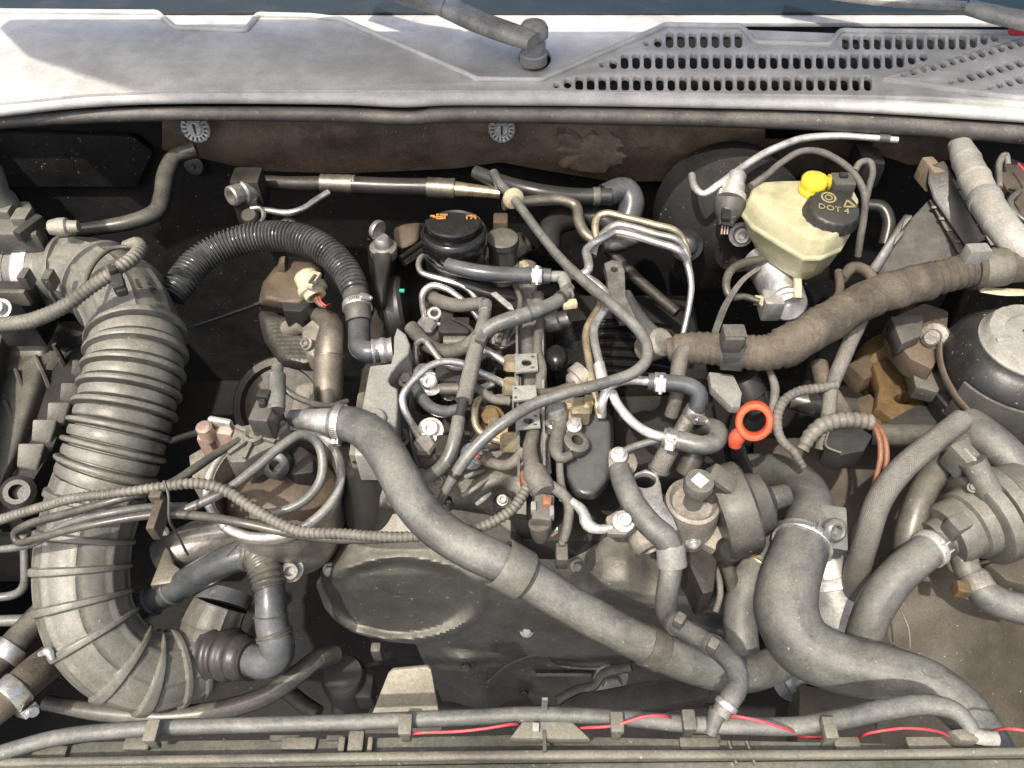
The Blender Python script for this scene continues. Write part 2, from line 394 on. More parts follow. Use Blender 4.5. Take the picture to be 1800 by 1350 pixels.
def holed(outer, holes, plane, thick, bev=.0006, res=1):
    """plate with real openings: outline and holes given in photo pixels on a plane, thickness away from the camera"""
    W = plane_pts(outer, plane); H = [plane_pts(h, plane) for h in holes]
    o = W[0]; k, val = plane
    n = Z3.copy() if k == 'z' else (-Y3 if k == 'y' else val[1].normalized())
    u, v = basis(n); 
    cu = bpy.data.curves.new('tmp', 'CURVE'); cu.dimensions = '2D'; cu.fill_mode = 'BOTH'
    cu.extrude = max(thick/2-bev, 1e-5); cu.bevel_depth = bev; cu.bevel_resolution = res; cu.offset = -bev
    for loop in [W]+H:
        sp_ = cu.splines.new('POLY'); sp_.points.add(len(loop)-1); sp_.use_cyclic_u = True
        for q, p in zip(sp_.points, loop): d = p-o; q.co = (d.dot(u), d.dot(v), 0, 1)
    ob = bpy.data.objects.new('tmp', cu); me = bpy.data.meshes.new_from_object(ob)
    bpy.data.objects.remove(ob); bpy.data.curves.remove(cu)
    nn = u.cross(v)
    mtx = Matrix(((u.x,v.x,nn.x,0),(u.y,v.y,nn.y,0),(u.z,v.z,nn.z,0),(0,0,0,1)))
    me.transform(Matrix.Translation(o - n*thick/2) @ mtx)
    finish_mesh(me, weld=True); return me
def text_mesh(txt, size, ext=.0003):
    cu = bpy.data.curves.new('tmp', 'FONT'); cu.body = txt; cu.size = size; cu.extrude = ext; cu.align_x = 'CENTER'; cu.align_y = 'CENTER'; cu.resolution_u = 2
    ob = bpy.data.objects.new('tmp', cu); me = bpy.data.meshes.new_from_object(ob); bpy.data.objects.remove(ob); bpy.data.curves.remove(cu); return me
def put_text(txt, size, pos, xdir, normal, mt, parent, name='lettering'):
    me = text_mesh(txt, size); xd = (xdir - normal*xdir.dot(normal)).normalized(); yd = normal.cross(xd)
    me.transform(Matrix.Translation(pos) @ Matrix(((xd.x,yd.x,normal.x,0),(xd.y,yd.y,normal.y,0),(xd.z,yd.z,normal.z,0),(0,0,0,1))))
    return link(me, name, mt, parent)
def rotz(a): return Matrix.Rotation(R(a), 3, 'Z')
def euler(x, y, z): return (Matrix.Rotation(R(z),3,'Z') @ Matrix.Rotation(R(y),3,'Y') @ Matrix.Rotation(R(x),3,'X'))
def bx(px, py, z, wp, dp, hm, rot=None):
    """box whose top centre shows at a pixel at height z; width / depth in pixels, height in metres"""
    c = P(px, py, z); k = mpp(c); d = (c-CAM).normalized(); sa = abs(d.z)
    return (c - Z3*(hm/2), (wp*k, dp*k/sa, hm), rot)
def addbx(m, *a): c, s_, r_ = bx(*a); return m.box(c, s_, r_)
def bolt_m(m, pos, d, r, kind='hex', flange=1.5):
    d = d.normalized()
    if kind == 'hex':
        m.lathe(pos, pos+d, [(0, r*flange), (r*.25, r*flange), (r*.3, r*1.05)], 16)
        m.lathe(pos, pos+d, [(r*.3, r), (r*1.1, r), (r*1.2, r*.86)], 6)
    else:
        m.lathe(pos, pos+d, [(0, r*flange), (r*.3, r*flange), (r*.34, r), (r*1.15, r), (r*1.25, r*.9), (r*1.25, r*.58), (r*.5, r*.52)], 18)
    return m
def bolt(parent, px, py, z, rpx, d=None, kind='hex', mt='steel_dull', label=None):
    p = P(px, py, z); return part('bolt', bolt_m(M(), p, d if d is not None else Vector((0,-.25,1)), rpx*mpp(p), kind), mt, parent, label=label)
# corrugations -------------------------------------------------
def corr(pitch, amp, sharp=1.0):
    def f(s, th, L): 
        c = math.cos(2*math.pi*s/pitch); return 1 + amp*math.copysign(abs(c)**sharp, c)
    return f
def taped(pitch, amp=.05, seed=0.0, lump=.05):
    def f(s, th, L):
        ph = (s/pitch + th/(2*math.pi)) % 1.0
        nz_ = noise.noise(Vector((s*60+seed, math.cos(th)*1.3, math.sin(th)*1.3)))
        return 1 + amp*(ph**3) + lump*nz_
    return f
def seamed(seed=0.0, amp=.02, a=1.2):
    def f(s, th, L):
        d = abs((th-a+math.pi) % (2*math.pi)-math.pi)
        return 1 + amp*noise.noise(Vector((s*35+seed, math.cos(th)*.8, math.sin(th)*.8))) + (.016 if d < .05 else 0) + .004*noise.noise(Vector((s*260, math.cos(th)*5, math.sin(th)*5)))
    return f
def soft(seed=0.0, amp=.02):
    def f(s, th, L): return 1 + amp*noise.noise(Vector((s*35+seed, math.cos(th)*.8, math.sin(th)*.8)))
    return f
# clamps -------------------------------------------------------
def clamp(parent, path, t, wpx=12, style='worm', mt='clamp_steel', ang=90, k=1.06, mtx=None):
    c, T, r = path.at(t); w_ = wpx*mpp(c); r = r*k; m = M()
    a = c - T*w_/2
    m.lathe(a, a+T, [(0, r*.96), (0, r*1.04), (w_*.12, r*1.07), (w_*.5, r*1.05), (w_*.88, r*1.07), (w_, r*1.04), (w_, r*.96)], 30)
    vw = (CAM-c); vw = (vw - T*vw.dot(T)).normalized(); sd = T.cross(vw)
    n = (vw*math.cos(R(ang-90)) + sd*math.sin(R(ang-90))).normalized(); b = T.cross(n)
    rot = Matrix((( T.x, b.x, n.x),(T.y, b.y, n.y),(T.z, b.z, n.z)))
    o = part('clamp', m, mt, parent)
    if style == 'worm':
        h = M(); h.box(c+n*(r*1.05+w_*.22), (w_*.95, w_*1.3, w_*.5), rot); part('screw_housing', h, mt, o, bev=w_*.08)
        s_ = M(); q = c+n*(r*1.05+w_*.3)
        s_.lathe(q-b*w_*.95, q+b, [(0, w_*.3), (w_*.25, w_*.34), (w_*.3, w_*.2), (w_*1.8, w_*.2)], 10); part('screw', s_, mt, o)
        sl_ = M(); nsl = 7
        for i in range(nsl):
            a2 = .28+.12*i; nn = (n*math.cos(a2) - b*math.sin(a2)) if ang >= 90 else (n*math.cos(a2)+b*math.sin(a2))
            bb = T.cross(nn); r2 = Matrix(((T.x, bb.x, nn.x),(T.y, bb.y, nn.y),(T.z, bb.z, nn.z)))
            sl_.box(c+nn*r*1.05, (w_*.6, r*.035, r*.05), r2)
        part('slots', sl_, 'print_dark', o)
    elif style == 'spring':
        h = M()
        for q in (-.45, .45):
            h.box(c+n*(r*1.05+w_*.35)+b*w_*q, (w_*.8, w_*.16, w_*.8), rot)
        h.box(c+n*(r*1.05+w_*.08), (w_*.55, w_*1.6, w_*.12), rot)
        part('clamp_ear', h, mt, o, bev=w_*.04)
    return o
def hose(name, label, cat, pts, mt, r=None, clamps=(), seg=18, ds=.004, mod=None, group=None, hollow=0.0, **kw):
    """a hose, pipe or cable; with clamps it becomes a thing with parts"""
    pa = Path(pts, ds=ds, r=r); m = M().tube(pa, seg=seg, mod=mod, hollow=hollow, uv=(mt == 'rubber_fibre'), **kw)
    if not clamps and 'force' not in kw:
        return solo(name, m, mt, label, cat, group), pa
    lo = min(pa.pts, key=lambda v: v.z); t = thing(name, label, cat, Vector((lo.x, lo.y, lo.z-max(pa.r))), group)
    part('tube', m, mt, t)
    for c in clamps:
        px, py = c[0]; clamp(t, pa, pa.near(px, py), **c[1])
    return t, pa
# ================================================================== SETTING
def boxw(x0,x1,y0,y1,z0,z1): 
    return M().box(Vector(((x0+x1)/2,(y0+y1)/2,(z0+z1)/2)), (x1-x0,y1-y0,z1-z0))
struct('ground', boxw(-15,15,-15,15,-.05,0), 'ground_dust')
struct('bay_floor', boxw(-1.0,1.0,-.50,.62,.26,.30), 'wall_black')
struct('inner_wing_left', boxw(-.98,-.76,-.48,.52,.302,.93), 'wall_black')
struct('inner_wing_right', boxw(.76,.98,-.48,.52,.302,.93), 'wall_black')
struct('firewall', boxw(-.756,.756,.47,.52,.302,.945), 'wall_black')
# open bonnet above the bay, hinged behind the cowl: it shades the cowl and the bulkhead
hy, hz, hl, ha = .50, 1.05, 1.163, R(56.1)
bd = Vector((0, -math.cos(ha), math.sin(ha))); bn = Vector((0, -math.sin(ha), -math.cos(ha)))
bo = [Vector((x, hy, hz))+bd*d for x, d in ((-.70,.0),(.70,.0),(.76,.5),(.74,1.08),(.68,hl),(-.68,hl),(-.74,1.08),(-.76,.5))]
struct('open_bonnet', M().prism(bo, bn*.025), 'body_silver', bev=.006)
# ================================================================== COWL AND WINDSCREEN
cw = thing('cowl_panel', 'long grey plastic cowl trim with slotted air grille under the windscreen', 'cowl panel', P(900,160,.96))
def slot(x, y, w_, h, lean=0.0):
    w2, h2 = w_/2, h/2; q = min(w2, h2); pts = []
    for k in range(10):
        a = math.pi*k/9; pts.append((w2*math.cos(a), -max(h2-q,0)-q*math.sin(a)))
    for k in range(10):
        a = math.pi+math.pi*k/9; pts.append((w2*math.cos(a), max(h2-q,0)-q*math.sin(a)))
    return [(x+px+lean*py, y+py) for px, py in pts]
top_edge = [(1840,60),(1480,56),(1455,80),(1330,76),(1300,48),(1170,46),(950,142),(840,141),(600,36),(545,30),(455,28),(430,55),(310,51),(275,24),(-60,21)]
outer = [(-60,188),(0,180),(150,165),(300,158),(975,160),(1540,168),(1660,172),(1850,192),(1850,172),(1690,159),(1553,135),(1800,66),(1850,63)] + top_edge
holes = [slot(978,149,11,11)]
for k in range(27): holes.append(slot(998+20.3*k, 146, 14, 27 if k else 18))
diag = lambda x: 135-(x-1553)*69/247
for k in range(28):
    x = 1078+20.2*k; t_ = 93; b_ = 121
    if x > 1500: b_ = min(b_, diag(x+7)-6)
    if k == 0: t_ = 103
    if b_-t_ > 7: holes.append(slot(x, (t_+b_)/2, 14, b_-t_))
holes.append(slot(1058,113,10,10)); holes.append(slot(1136,76,9,9))
for k in range(8): holes.append(slot(1157+20.2*k, 70 if k else 74, 14, 28 if k else 18))
for k in range(15):
    x = 1487+18.7*k; b_ = min(87, diag(x+7)-5)
    if b_-61 > 6: holes.append(slot(x, (61+b_)/2, 13, b_-61))
link(holed(outer, holes, ('z', .985), .007, bev=.0007), 'front_plate', 'cowl_grey', cw)
# raised bright rim following the stepped edge
rim = M()
cl = list(reversed(top_edge))
den = []
for a, b in zip(cl, cl[1:]):
    n_ = max(2, int(math.dist(a,b)/14))
    for k in range(n_): den.append((a[0]+(b[0]-a[0])*k/n_, a[1]+(b[1]-a[1])*k/n_))
den.append(cl[-1])
rim.tube(Path([(x,y-2,.987,5.5) for x,y in den], ds=.006), seg=10)
part('edge_rim', rim, 'cowl_grey', cw)
# lower shelf behind the step
sh = M().prism([P(x,y,.962) for x,y in ((-80,150),(1880,150),(1880,8),(-80,8))], Vector((0,0,-.006)))
me = holed([(-80,150),(960,152),(975,128),(1180,40),(1880,40),(1880,8),(-80,8)], [slot(940,102,58,44)], ('z',.963), .006)
link(me, 'rear_shelf', 'cowl_grey', cw)
for q in ([(305,55),(435,59),(455,31),(275,27)], [(1325,80),(1460,84),(1482,58),(1300,51)]):
    a = plane_pts(q, ('z', .979)); part('clip_recess', M().prism([a[0]-Z3*.008,a[1]-Z3*.008,a[2],a[3]], Vector((0,0,-.004))), 'cowl_grey', cw, bev=.002)
part('front_lip', M().tube(Path([(-60,200,.974,17),(0,193,.974,17),(100,181,.974,17),(200,173,.974,17),(300,170,.974,16),(600,171,.974,16),(720,176,.974,15),(760,172,.974,17),(900,171,.974,17),(1200,175,.974,17),(1500,184,.974,17),(1800,203,.974,17),(1860,207,.974,17)], ds=.01), seg=20, sy=.8), 'cowl_grey', cw)
# slanted side grille
g2 = [(1553,136),(1700,158),(1850,176),(1850,50),(1800,66)]
h2 = []
for row,(x0,y0,n_) in enumerate(((1588,131,13),(1672,144,11),(1740,154,9))):
    for k in range(n_):
        x, y = x0+17*k, y0-4.7*k
        hh = 9 if k == 0 else (14 if k == 1 else 20)
        ca, sa_ = math.cos(R(-38)), math.sin(R(-38))
        h2.append([(x+dx*ca-dy*sa_, y+(dx*sa_+dy*ca)*.8) for dx, dy in [(a-x, b-y) for a,b in slot(x,y,10.5,hh)]])
h2 = [h for h in h2 if max(p[0] for p in h) < 1843]
link(holed(g2, h2, ('z', .991), .006, bev=.0006), 'side_grille', 'cowl_grey', cw)
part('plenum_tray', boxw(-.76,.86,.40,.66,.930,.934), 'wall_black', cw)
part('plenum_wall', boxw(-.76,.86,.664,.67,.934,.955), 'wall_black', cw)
part('plenum_duct', boxw(.22,.50,.43,.46,.935,.952), 'plastic_brown', cw, bev=.006)
se = M().tube(Path([(-60,225,.952,13),(0,216,.952,13),(150,205,.952,14),(300,200,.952,14),(600,202,.952,14),(730,207,.952,13),(770,202,.952,15),(900,202,.952,15),(1200,207,.952,16),(1500,216,.952,18),(1800,236,.952,20),(1860,240,.952,20)], ds=.01), seg=16)
solo('bonnet_seal', se, 'seal_rubber', 'scuffed black rubber bonnet seal running below the cowl lip', 'rubber seal')
a = P(-160,22,.968); b = P(1960,22,.968); up_ = Vector((0,.55,.32))
ws = M().prism([a, b, b+up_, a+up_], Vector((0,.004,-.006)))
solo('windscreen', ws, 'glass', 'dark windscreen glass rising behind the cowl', 'windscreen')
# wiper arms
def wiper(pts1, pts2, label, boss):
    t = thing('wiper_arm', label, 'wiper', P(boss[0],boss[1],.985), 'windscreen wiper arms')
    part('arm', M().tube(Path(pts1, ds=.006), seg=16, fixed=Z3, sx=1.0, sy=.55, sq=3.5), 'wiper', t)
    part('blade_rod', M().tube(Path(pts2, ds=.006), seg=12, fixed=Z3, sx=1.0, sy=.6, sq=3.5), 'wiper', t)
    return t
t = wiper([(785,12,1.012,25),(840,38,1.012,25),(900,60,1.014,25),(938,73,1.014,22)], [(610,-45,1.035,20),(690,-14,1.026,21),(780,12,1.014,22)], 'dusty black wiper arm with round pivot cap over the cowl hole', (940,80))
pb = P(938,70,1.0); 
part('pivot_cap', M().lathe(pb-Z3*.03, pb+Z3, [(0,.018),(.012,.018),(.014,.0155),(.026,.0155),(.028,.014),(.034,.014),(.035,.0185),(.045,.0185),(.051,.015),(.054,.006)], 28), 'wiper', t)
t = wiper([(1700,12,1.02,22),(1760,28,1.02,26),(1840,45,1.02,30)], [(1380,-22,1.01,14),(1540,0,1.012,14),(1698,12,1.016,14)], 'wiper arm with a broad dusty root above the slanted side grille', (1800,40))
part('rod_clip', M().box(P(1790,52,1.0), (.02,.012,.012)), 'red_wire', t, bev=.002)
# firewall insulation
def surf(nu, nv, fn, back):
    m = M(); 
    for i in range(nu+1):
        for j in range(nv+1): m.v.append(fn(i/nu, j/nv))
    w_ = nv+1
    for i in range(nu):
        for j in range(nv): m.f.append((i*w_+j, (i+1)*w_+j, (i+1)*w_+j+1, i*w_+j+1))
    edge = [(i,0) for i in range(nu)]+[(nu,j) for j in range(nv)]+[(i,nv) for i in range(nu,0,-1)]+[(0,j) for j in range(nv,0,-1)]
    o = len(m.v)
    for i, j in edge: m.v.append(m.v[i*w_+j]+back)
    n = len(edge)
    for k in range(n):
        a_ = edge[k][0]*w_+edge[k][1]; b_ = edge[(k+1)%n][0]*w_+edge[(k+1)%n][1]
        m.f.append((a_, o+k, o+(k+1)%n, b_))
    m.f.append(tuple(o+k for k in range(n)))
    return m
def lerp_tab(tab, x):
    if x <= tab[0][0]: return tab[0][1]
    for (x0,y0),(x1,y1) in zip(tab, tab[1:]):
        if x <= x1:
            f = (x-x0)/(x1-x0); return y0+(y1-y0)*f
    return tab[-1][1]
fwb = [(280,262),(310,268),(450,300),(600,305),(720,300),(800,296),(880,285),(960,300),(1080,320),(1180,318),(1280,290),(1345,262)]
def fn(u, v):
    x = 285+u*1060; yb = lerp_tab(fwb, x); yt = 196
    y = yt+(yb-yt)*v
    n_ = noise.noise(Vector((x*.012, y*.02, 3)))*.012 + noise.noise(Vector((x*.05, y*.06, 9)))*.003
    bulge = .016*math.exp(-(((x-1040)/60)**2+((y-268)/32)**2)) - .01*math.exp(-(((x-880)/55)**2+((y-255)/30)**2))
    return PY(x, y, .44 - .02*math.sin(v*3.1) - n_ - bulge)
ins = thing('firewall_insulation', 'brown fibrous sound insulation mat hanging under the cowl', 'insulation mat', PY(880,300,.4))
part('mat', surf(90, 14, fn, Vector((0,.04,.01))), 'felt', ins)
def fn2(u, v):
    th = u*2*math.pi; rr = v
    n_ = 1+.45*noise.noise(Vector((math.cos(th)*2.2, math.sin(th)*2.2, 5)))+.12*noise.noise(Vector((math.cos(th)*7, math.sin(th)*7, 2)))
    x = 1040+62*rr*math.cos(th)*n_; y = 268+34*rr*math.sin(th)*n_
    return PY(x, y, .412 - .010*(1-rr*rr) )
m = M()
ring = [fn2(k/56, 1) for k in range(56)]; rg2 = [fn2(k/56, .6) for k in range(56)]; rg3 = [fn2(k/56, .15) for k in range(56)]
m.loft([[p+Vector((0,.03,0)) for p in ring], ring, rg2, rg3])
part('worn_patch', m, 'felt_tan', ins, label='pale worn patch of the insulation')
for px, py, r_ in ((341,233,26),(882,235,24)):
    c = PY(px, py, .392); k = mpp(c); d = Vector((0,-1,.25)).normalized(); rr = r_*k
    cl_ = thing('fastener_disc', 'round pale metal %s' % ('fastener disc above the bent black heater pipe' if px < 600 else 'fastener disc at the middle of the brown mat'), 'fastener', c, 'insulation fastener discs')
    part('disc', M().lathe(c+Vector((0,.012,0)), c+Vector((0,.012,0))+d, [(0,rr),(.004,rr),(.006,rr*.86),(.004,rr*.55),(.007,rr*.42),(.007,.001)], 32, mod=lambda dd, th: 1-.05*(math.cos(16*th) > .3)), 'disc_metal', cl_)
    tm = M()
    for q in range(16):
        a_ = q*math.pi/8; u_, v_ = basis(d); p = c+Vector((0,.012,0))+d*.0055+(u_*math.cos(a_)+v_*math.sin(a_))*rr*.72
        e = (u_*math.cos(a_)+v_*math.sin(a_)); f_ = d.cross(e)
        tm.box(p, (rr*.24, rr*.09, .003), Matrix(((e.x,f_.x,d.x),(e.y,f_.y,d.y),(e.z,f_.z,d.z))))
    tm.box(c+Vector((0,.012,0))+d*.0075, (rr*.12, .003, rr*.7))
    part('teeth', tm, 'print_dark', cl_)
c = PY(342,290,.462); solo('fastener_disc', M().lathe(c, c+Vector((0,-1,.3)), [(0,.014),(.004,.014),(.006,.01),(.006,.004),(.01,.003)], 18), 'plastic_dirty', 'small dark fastener on the firewall below the heater pipe bend', 'fastener')
# dark plastic scuttle panel at the left and bracket on the right
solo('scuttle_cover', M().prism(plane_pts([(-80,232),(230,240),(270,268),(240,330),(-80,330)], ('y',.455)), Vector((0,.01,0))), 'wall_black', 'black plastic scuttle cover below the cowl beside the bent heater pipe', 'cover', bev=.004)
solo('bulkhead_bracket', M().prism(plane_pts([(1540,238),(1700,245),(1720,275),(1600,292),(1530,268)], ('y',.36)), Vector((0,.015,0))), 'rust_dark', 'rusty brown bulkhead bracket behind the control unit', 'bracket', bev=.003)
solo('bulkhead_rail', M().prism(plane_pts([(1330,250),(1560,252),(1500,300),(1330,320)], ('y',.43)), Vector((0,.012,0))), 'rust_dark', 'dark brown bulkhead seam behind the brake fluid tank', 'panel', bev=.003)
# ================================================================== REAR PIPES
t = thing('air_conditioning_line', 'air conditioning line with crimped rubber section in front of the firewall', 'pipe', P(430,370,.80))
part('tube', M().tube(Path([(455,320,.845,13),(500,322,.845,13),(575,323,.845,14)], ds=.006), seg=16), 'cast_dark', t)
pf = Path([(565,322,.845),(625,324,.845)], r=17, ds=.004); part('ferrule', M().tube(pf, seg=20, mod=corr(.012,.03)), 'steel_brushed', t)
part('rubber_section', M().tube(Path([(620,325,.845),(690,328,.845),(757,329,.845)], r=16, ds=.006), seg=18), 'rubber_black', t)
part('ferrule', M().tube(Path([(752,329,.845),(800,332,.845)], r=18, ds=.004), seg=20, mod=corr(.016,.03)), 'steel_brushed', t)
part('tube', M().tube(Path([(800,332,.845,14),(822,334,.845,12),(880,340,.845,10)], ds=.006), seg=14), 'zinc_yellow', t)
bk = M(); addbx(bk, 432,306,.885,52,26,.05); addbx(bk, 434,335,.865,46,30,.06)
part('valve_block', bk, 'cast_dark', t, bev=.005)
c = P(412,343,.872); part('port', M().lathe(P(445,332,.865), c, [(0,.016),(.018,.016),(.02,.013),(.034,.013),(.036,.011),(.036,.008),(.026,.007)], 20), 'steel_dull', t)
c = P(440,372,.85); part('plug', M().lathe(c-Z3*.02, c+Vector((0,-.4,1)), [(0,.012),(.02,.012),(.024,.009)], 14), 'cast_dark', t)
hose('coolant_hard_line', 'thin bright steel line kinked below the crimped hose', 'pipe', [(447,368,.85),(470,370,.845),(505,374,.845),(530,368,.845),(558,350,.845),(578,338,.846)], 'steel', r=6)
m = M(); c = P(452,378,.852); k = mpp(c)
pa = Path([(441,366,.856,4),(458,366,.857,4),(463,382,.855,4),(452,398,.853,4)], ds=.002); solo('retaining_clip', m.tube(pa, seg=10), 'steel', 'small bright curved clip on the valve block', 'clip')
c = P(506,385,.83); solo('grommet', M().lathe(c-Z3*.01, c+Vector((0,-.7,.7)), [(0,.011),(.006,.011),(.009,.008),(.009,.005),(.004,.004)], 18), 'plastic_dirty', 'dark round grommet below the thin steel line', 'grommet')
hose('heater_pipe', 'bent dark grey heater pipe coming down from the firewall', 'hose', [(345,262,.875,15),(310,275,.87,16),(292,305,.865,17),(286,345,.855,17),(275,372,.85,17),(230,390,.85,15),(175,400,.85,14),(125,407,.85,13)], 'rubber_dusty', mod=soft(2,.03))
hose('heater_hose', 'dark rubber hose sloping in the shadow left of the blue grey elbow', 'hose', [(835,303,.86,13),(880,320,.86,14),(940,336,.86,15),(1010,345,.855,15),(1075,345,.855,15)], 'rubber_black', clamps=[((1048,345), dict(wpx=12, style='band', mt='plastic_dirty'))])
hose('elbow_hose', 'blue grey rubber elbow by the firewall', 'hose', [(1060,345,.85,22),(1098,335,.85,24),(1110,355,.84,24),(1100,395,.82,22)], 'rubber_clean')
hose('heater_return_pipe', 'dull tan steel pipe bending down behind the bright pipe bundle', 'pipe', [(885,360,.865),(930,354,.86),(990,352,.855),(1012,362,.85),(1018,390,.845),(1030,412,.84),(1048,425,.835)], 'steel_brushed', r=10)
hose('breather_loop', 'thick dark curved rubber hose in the shadow under the tan pipe', 'hose', [(965,440,.80,20),(970,400,.81,22),(1010,382,.81,22),(1060,385,.81,20),(1100,430,.80,18)], 'rubber_black')
hose('rear_pipe', 'pale grey stub hose behind the bright pipe bundle', 'hose', [(1060,432,.82),(1100,427,.82),(1130,412,.82)], 'rubber_grey', r=11)
hose('shadow_pipe', 'straight dark pipe running down through the shadow by the brake servo', 'pipe', [(1070,440,.80),(1120,490,.79),(1190,550,.78)], 'cast_dark', r=10)
# throttle valve sensor standing behind the filler
t = thing('oil_pressure_sensor', 'small dark sensor with flat round top between filler cap and grey cable', 'sensor', P(885,470,.82))
c = P(883,418,.875); part('body', M().lathe(c-Z3*.06, c, [(0,.022),(.02,.022),(.022,.017),(.05,.017),(.052,.019),(.06,.019),(.062,.016)], 20), 'plastic_dirty', t)
part('socket', M().lathe(P(900,440,.85), P(922,425,.862), [(0,.014),(.02,.014),(.022,.011),(.022,.008),(.01,.008)], 16), 'plastic_black', t)
m = M(); addbx(m, 880,382,.875,26,18,.03); addbx(m, 875,405,.86,18,14,.02)
solo('sensor_bracket', m, 'rust_dark', 'brown stained bracket above the small round topped sensor', 'bracket', bev=.003)
# ================================================================== LEFT: INTAKE
dp = Path([(30,482,.875,60),(85,480,.878,63),(150,482,.880,72),(205,515,.880,78),(236,570,.878,80),(240,620,.872,82),(221,720,.850,84),(194,810,.825,85),(164,890,.80,84),(147,960,.78,84),(144,1030,.76,84),(157,1095,.74,83),(200,1155,.715,80),(262,1182,.69,76),(330,1168,.67,68),(380,1150,.66,58)], ds=.0009)
s0, s1 = dp.near(241,588)*dp.L, dp.near(172,850)*dp.L
rib_s = [dp.near(*q)*dp.L for q in ((120,480),(178,490),(214,522))] + [dp.near(*q)*dp.L for q in ((160,880),(143,945),(135,1000),(140,1060),(165,1115),(215,1165),(262,1183),(310,1178),(350,1163))]
pit = (s1-s0)/8.0
def sm(x): x = min(max(x,0),1); return x*x*(3-2*x)
smax = dp.near(85,480)*dp.L+.02; scuff = dp.near(92,480)*dp.L; ring_cache = {}
def ring_part(s):
    if s0 <= s <= s1:
        ph = ((s-s0)/pit) % 1.0
        if ph < .07: return -.06+.19*sm(ph/.07)
        if ph < .30: return .13+.018*math.sin((ph-.07)/.23*math.pi)
        if ph < .35: return .13-.20*sm((ph-.30)/.05)
        if ph < .40: return -.07
        if ph < .44: return -.07+.11*sm((ph-.40)/.04)
        if ph < .92: return .04+.016*math.sin((ph-.44)/.48*math.pi)
        if ph < .96: return .04-.10*sm((ph-.92)/.04)
        return -.06
    if s < scuff: return .02
    return max([0.0]+[.11*min(1.0, (.0042-abs(s-q))/.0016) for q in rib_s if abs(s-q) < .0042])
long_cache = {}
def duct_mod(s, th, L):
    if s not in ring_cache: ring_cache[s] = ring_part(s)
    a = ring_cache[s]
    if s0 <= s <= s1 or s < smax: return 1+a
    if th not in long_cache:
        d = min(abs((th-k*math.pi/4-.3+math.pi) % (2*math.pi)-math.pi) for k in range(8)); long_cache[th] = .05 if d < .045 else 0.0
    return 1+max(a, long_cache[th])
t = thing('intake_duct', 'large dusty grey corrugated air intake duct curving down past the air filter', 'air duct', P(300,1200,.58))
dct = part('duct', M().tube(dp, seg=84, mod=duct_mod), 'duct_grey', t, ang=45)
clamp(t, dp, dp.near(68,480), wpx=26, style='none', mt='alu_white', k=1.02)
part('clamp_screw', M().lathe(P(88,400,.945), P(125,398,.945), [(0,.008),(.01,.010),(.018,.010),(.02,.007),(.03,.006)], 12), 'cast_alu', t)
for a_, b_ in (((42,490),(54,490)),((84,492),(96,492))):
    m = M(); c = P(a_[0]+5,a_[1],.935); m.box(c, (.009,.016,.018)); part('clamp_stop', m, 'plastic_dirty', t, bev=.002)
# lettering moulded on the elbow
for txt, px, py, sz in (('20B PN G', 302,572,.0075),('HE 2K0', 314,578,.006),('TURBO', 255,575,.006),('EPDM', 270,577,.006)):
    k = dp.near(231, 556); c0, T0, r0 = dp.at(k); tgt = P(px-4, 556, .915); n_ = (tgt-c0); n_ = (n_-T0*n_.dot(T0)).normalized()
    put_text(txt, sz, c0+n_*(r0*1.02), -T0, n_, 'print_dark' if px > 300 else 'plastic_dirty', t)
# mass air flow housing + filter box
t = thing('air_flow_meter', 'dusty grey air flow meter housing joined to the intake duct by a silver band', 'sensor housing', P(10,560,.80))
pa = Path([(-90,486,.872,66),(-10,484,.874,66),(36,482,.875,64)], ds=.006); part('housing', M().tube(pa, seg=40), 'duct_grey', t)
m = M(); addbx(m, 8,512,.90,74,34,.07); part('sensor_module', m, 'plastic_black', t, bev=.004)
m = M(); addbx(m, 12,511,.915,62,6,.02); part('module_rim', m, 'beam_tan', t, bev=.002)
c = P(2,545,.905); part('screw_head', bolt_m(M(), c, Vector((0,-.5,1)), .008, 'sock'), 'alu', t)
t = thing('fuse_carrier', 'grey plastic cable carrier with a chrome fitting above the air flow meter', 'cable box', P(10,420,.87))
m = M(); m.prism([P(x,y,.94) for x,y in ((-60,352),(52,352),(66,385),(64,412),(-60,412))], Vector((0,0,-.03))); part('frame', m, 'plastic_dirty', t, bev=.004)
m = M(); addbx(m, 6,364,.95,24,14,.02); addbx(m, 36,374,.95,28,18,.02); part('latch', m, 'duct_grey', t, bev=.003)
m = M(); addbx(m, 48,392,.948,18,30,.015, rotz(-25)); part('latch', m, 'plastic_black', t, bev=.003)
part('fitting', M().tube(Path([(62,398,.93,9),(100,400,.925,9),(128,406,.92,8)], ds=.004), seg=14), 'steel', t)
c = P(-2,345,.955); part('chrome_knob', M().lathe(c-Z3*.02, c+Z3, [(0,.016),(.016,.016),(.024,.013),(.05,.018),(.07,.012)], 20), 'duct_grey', t)
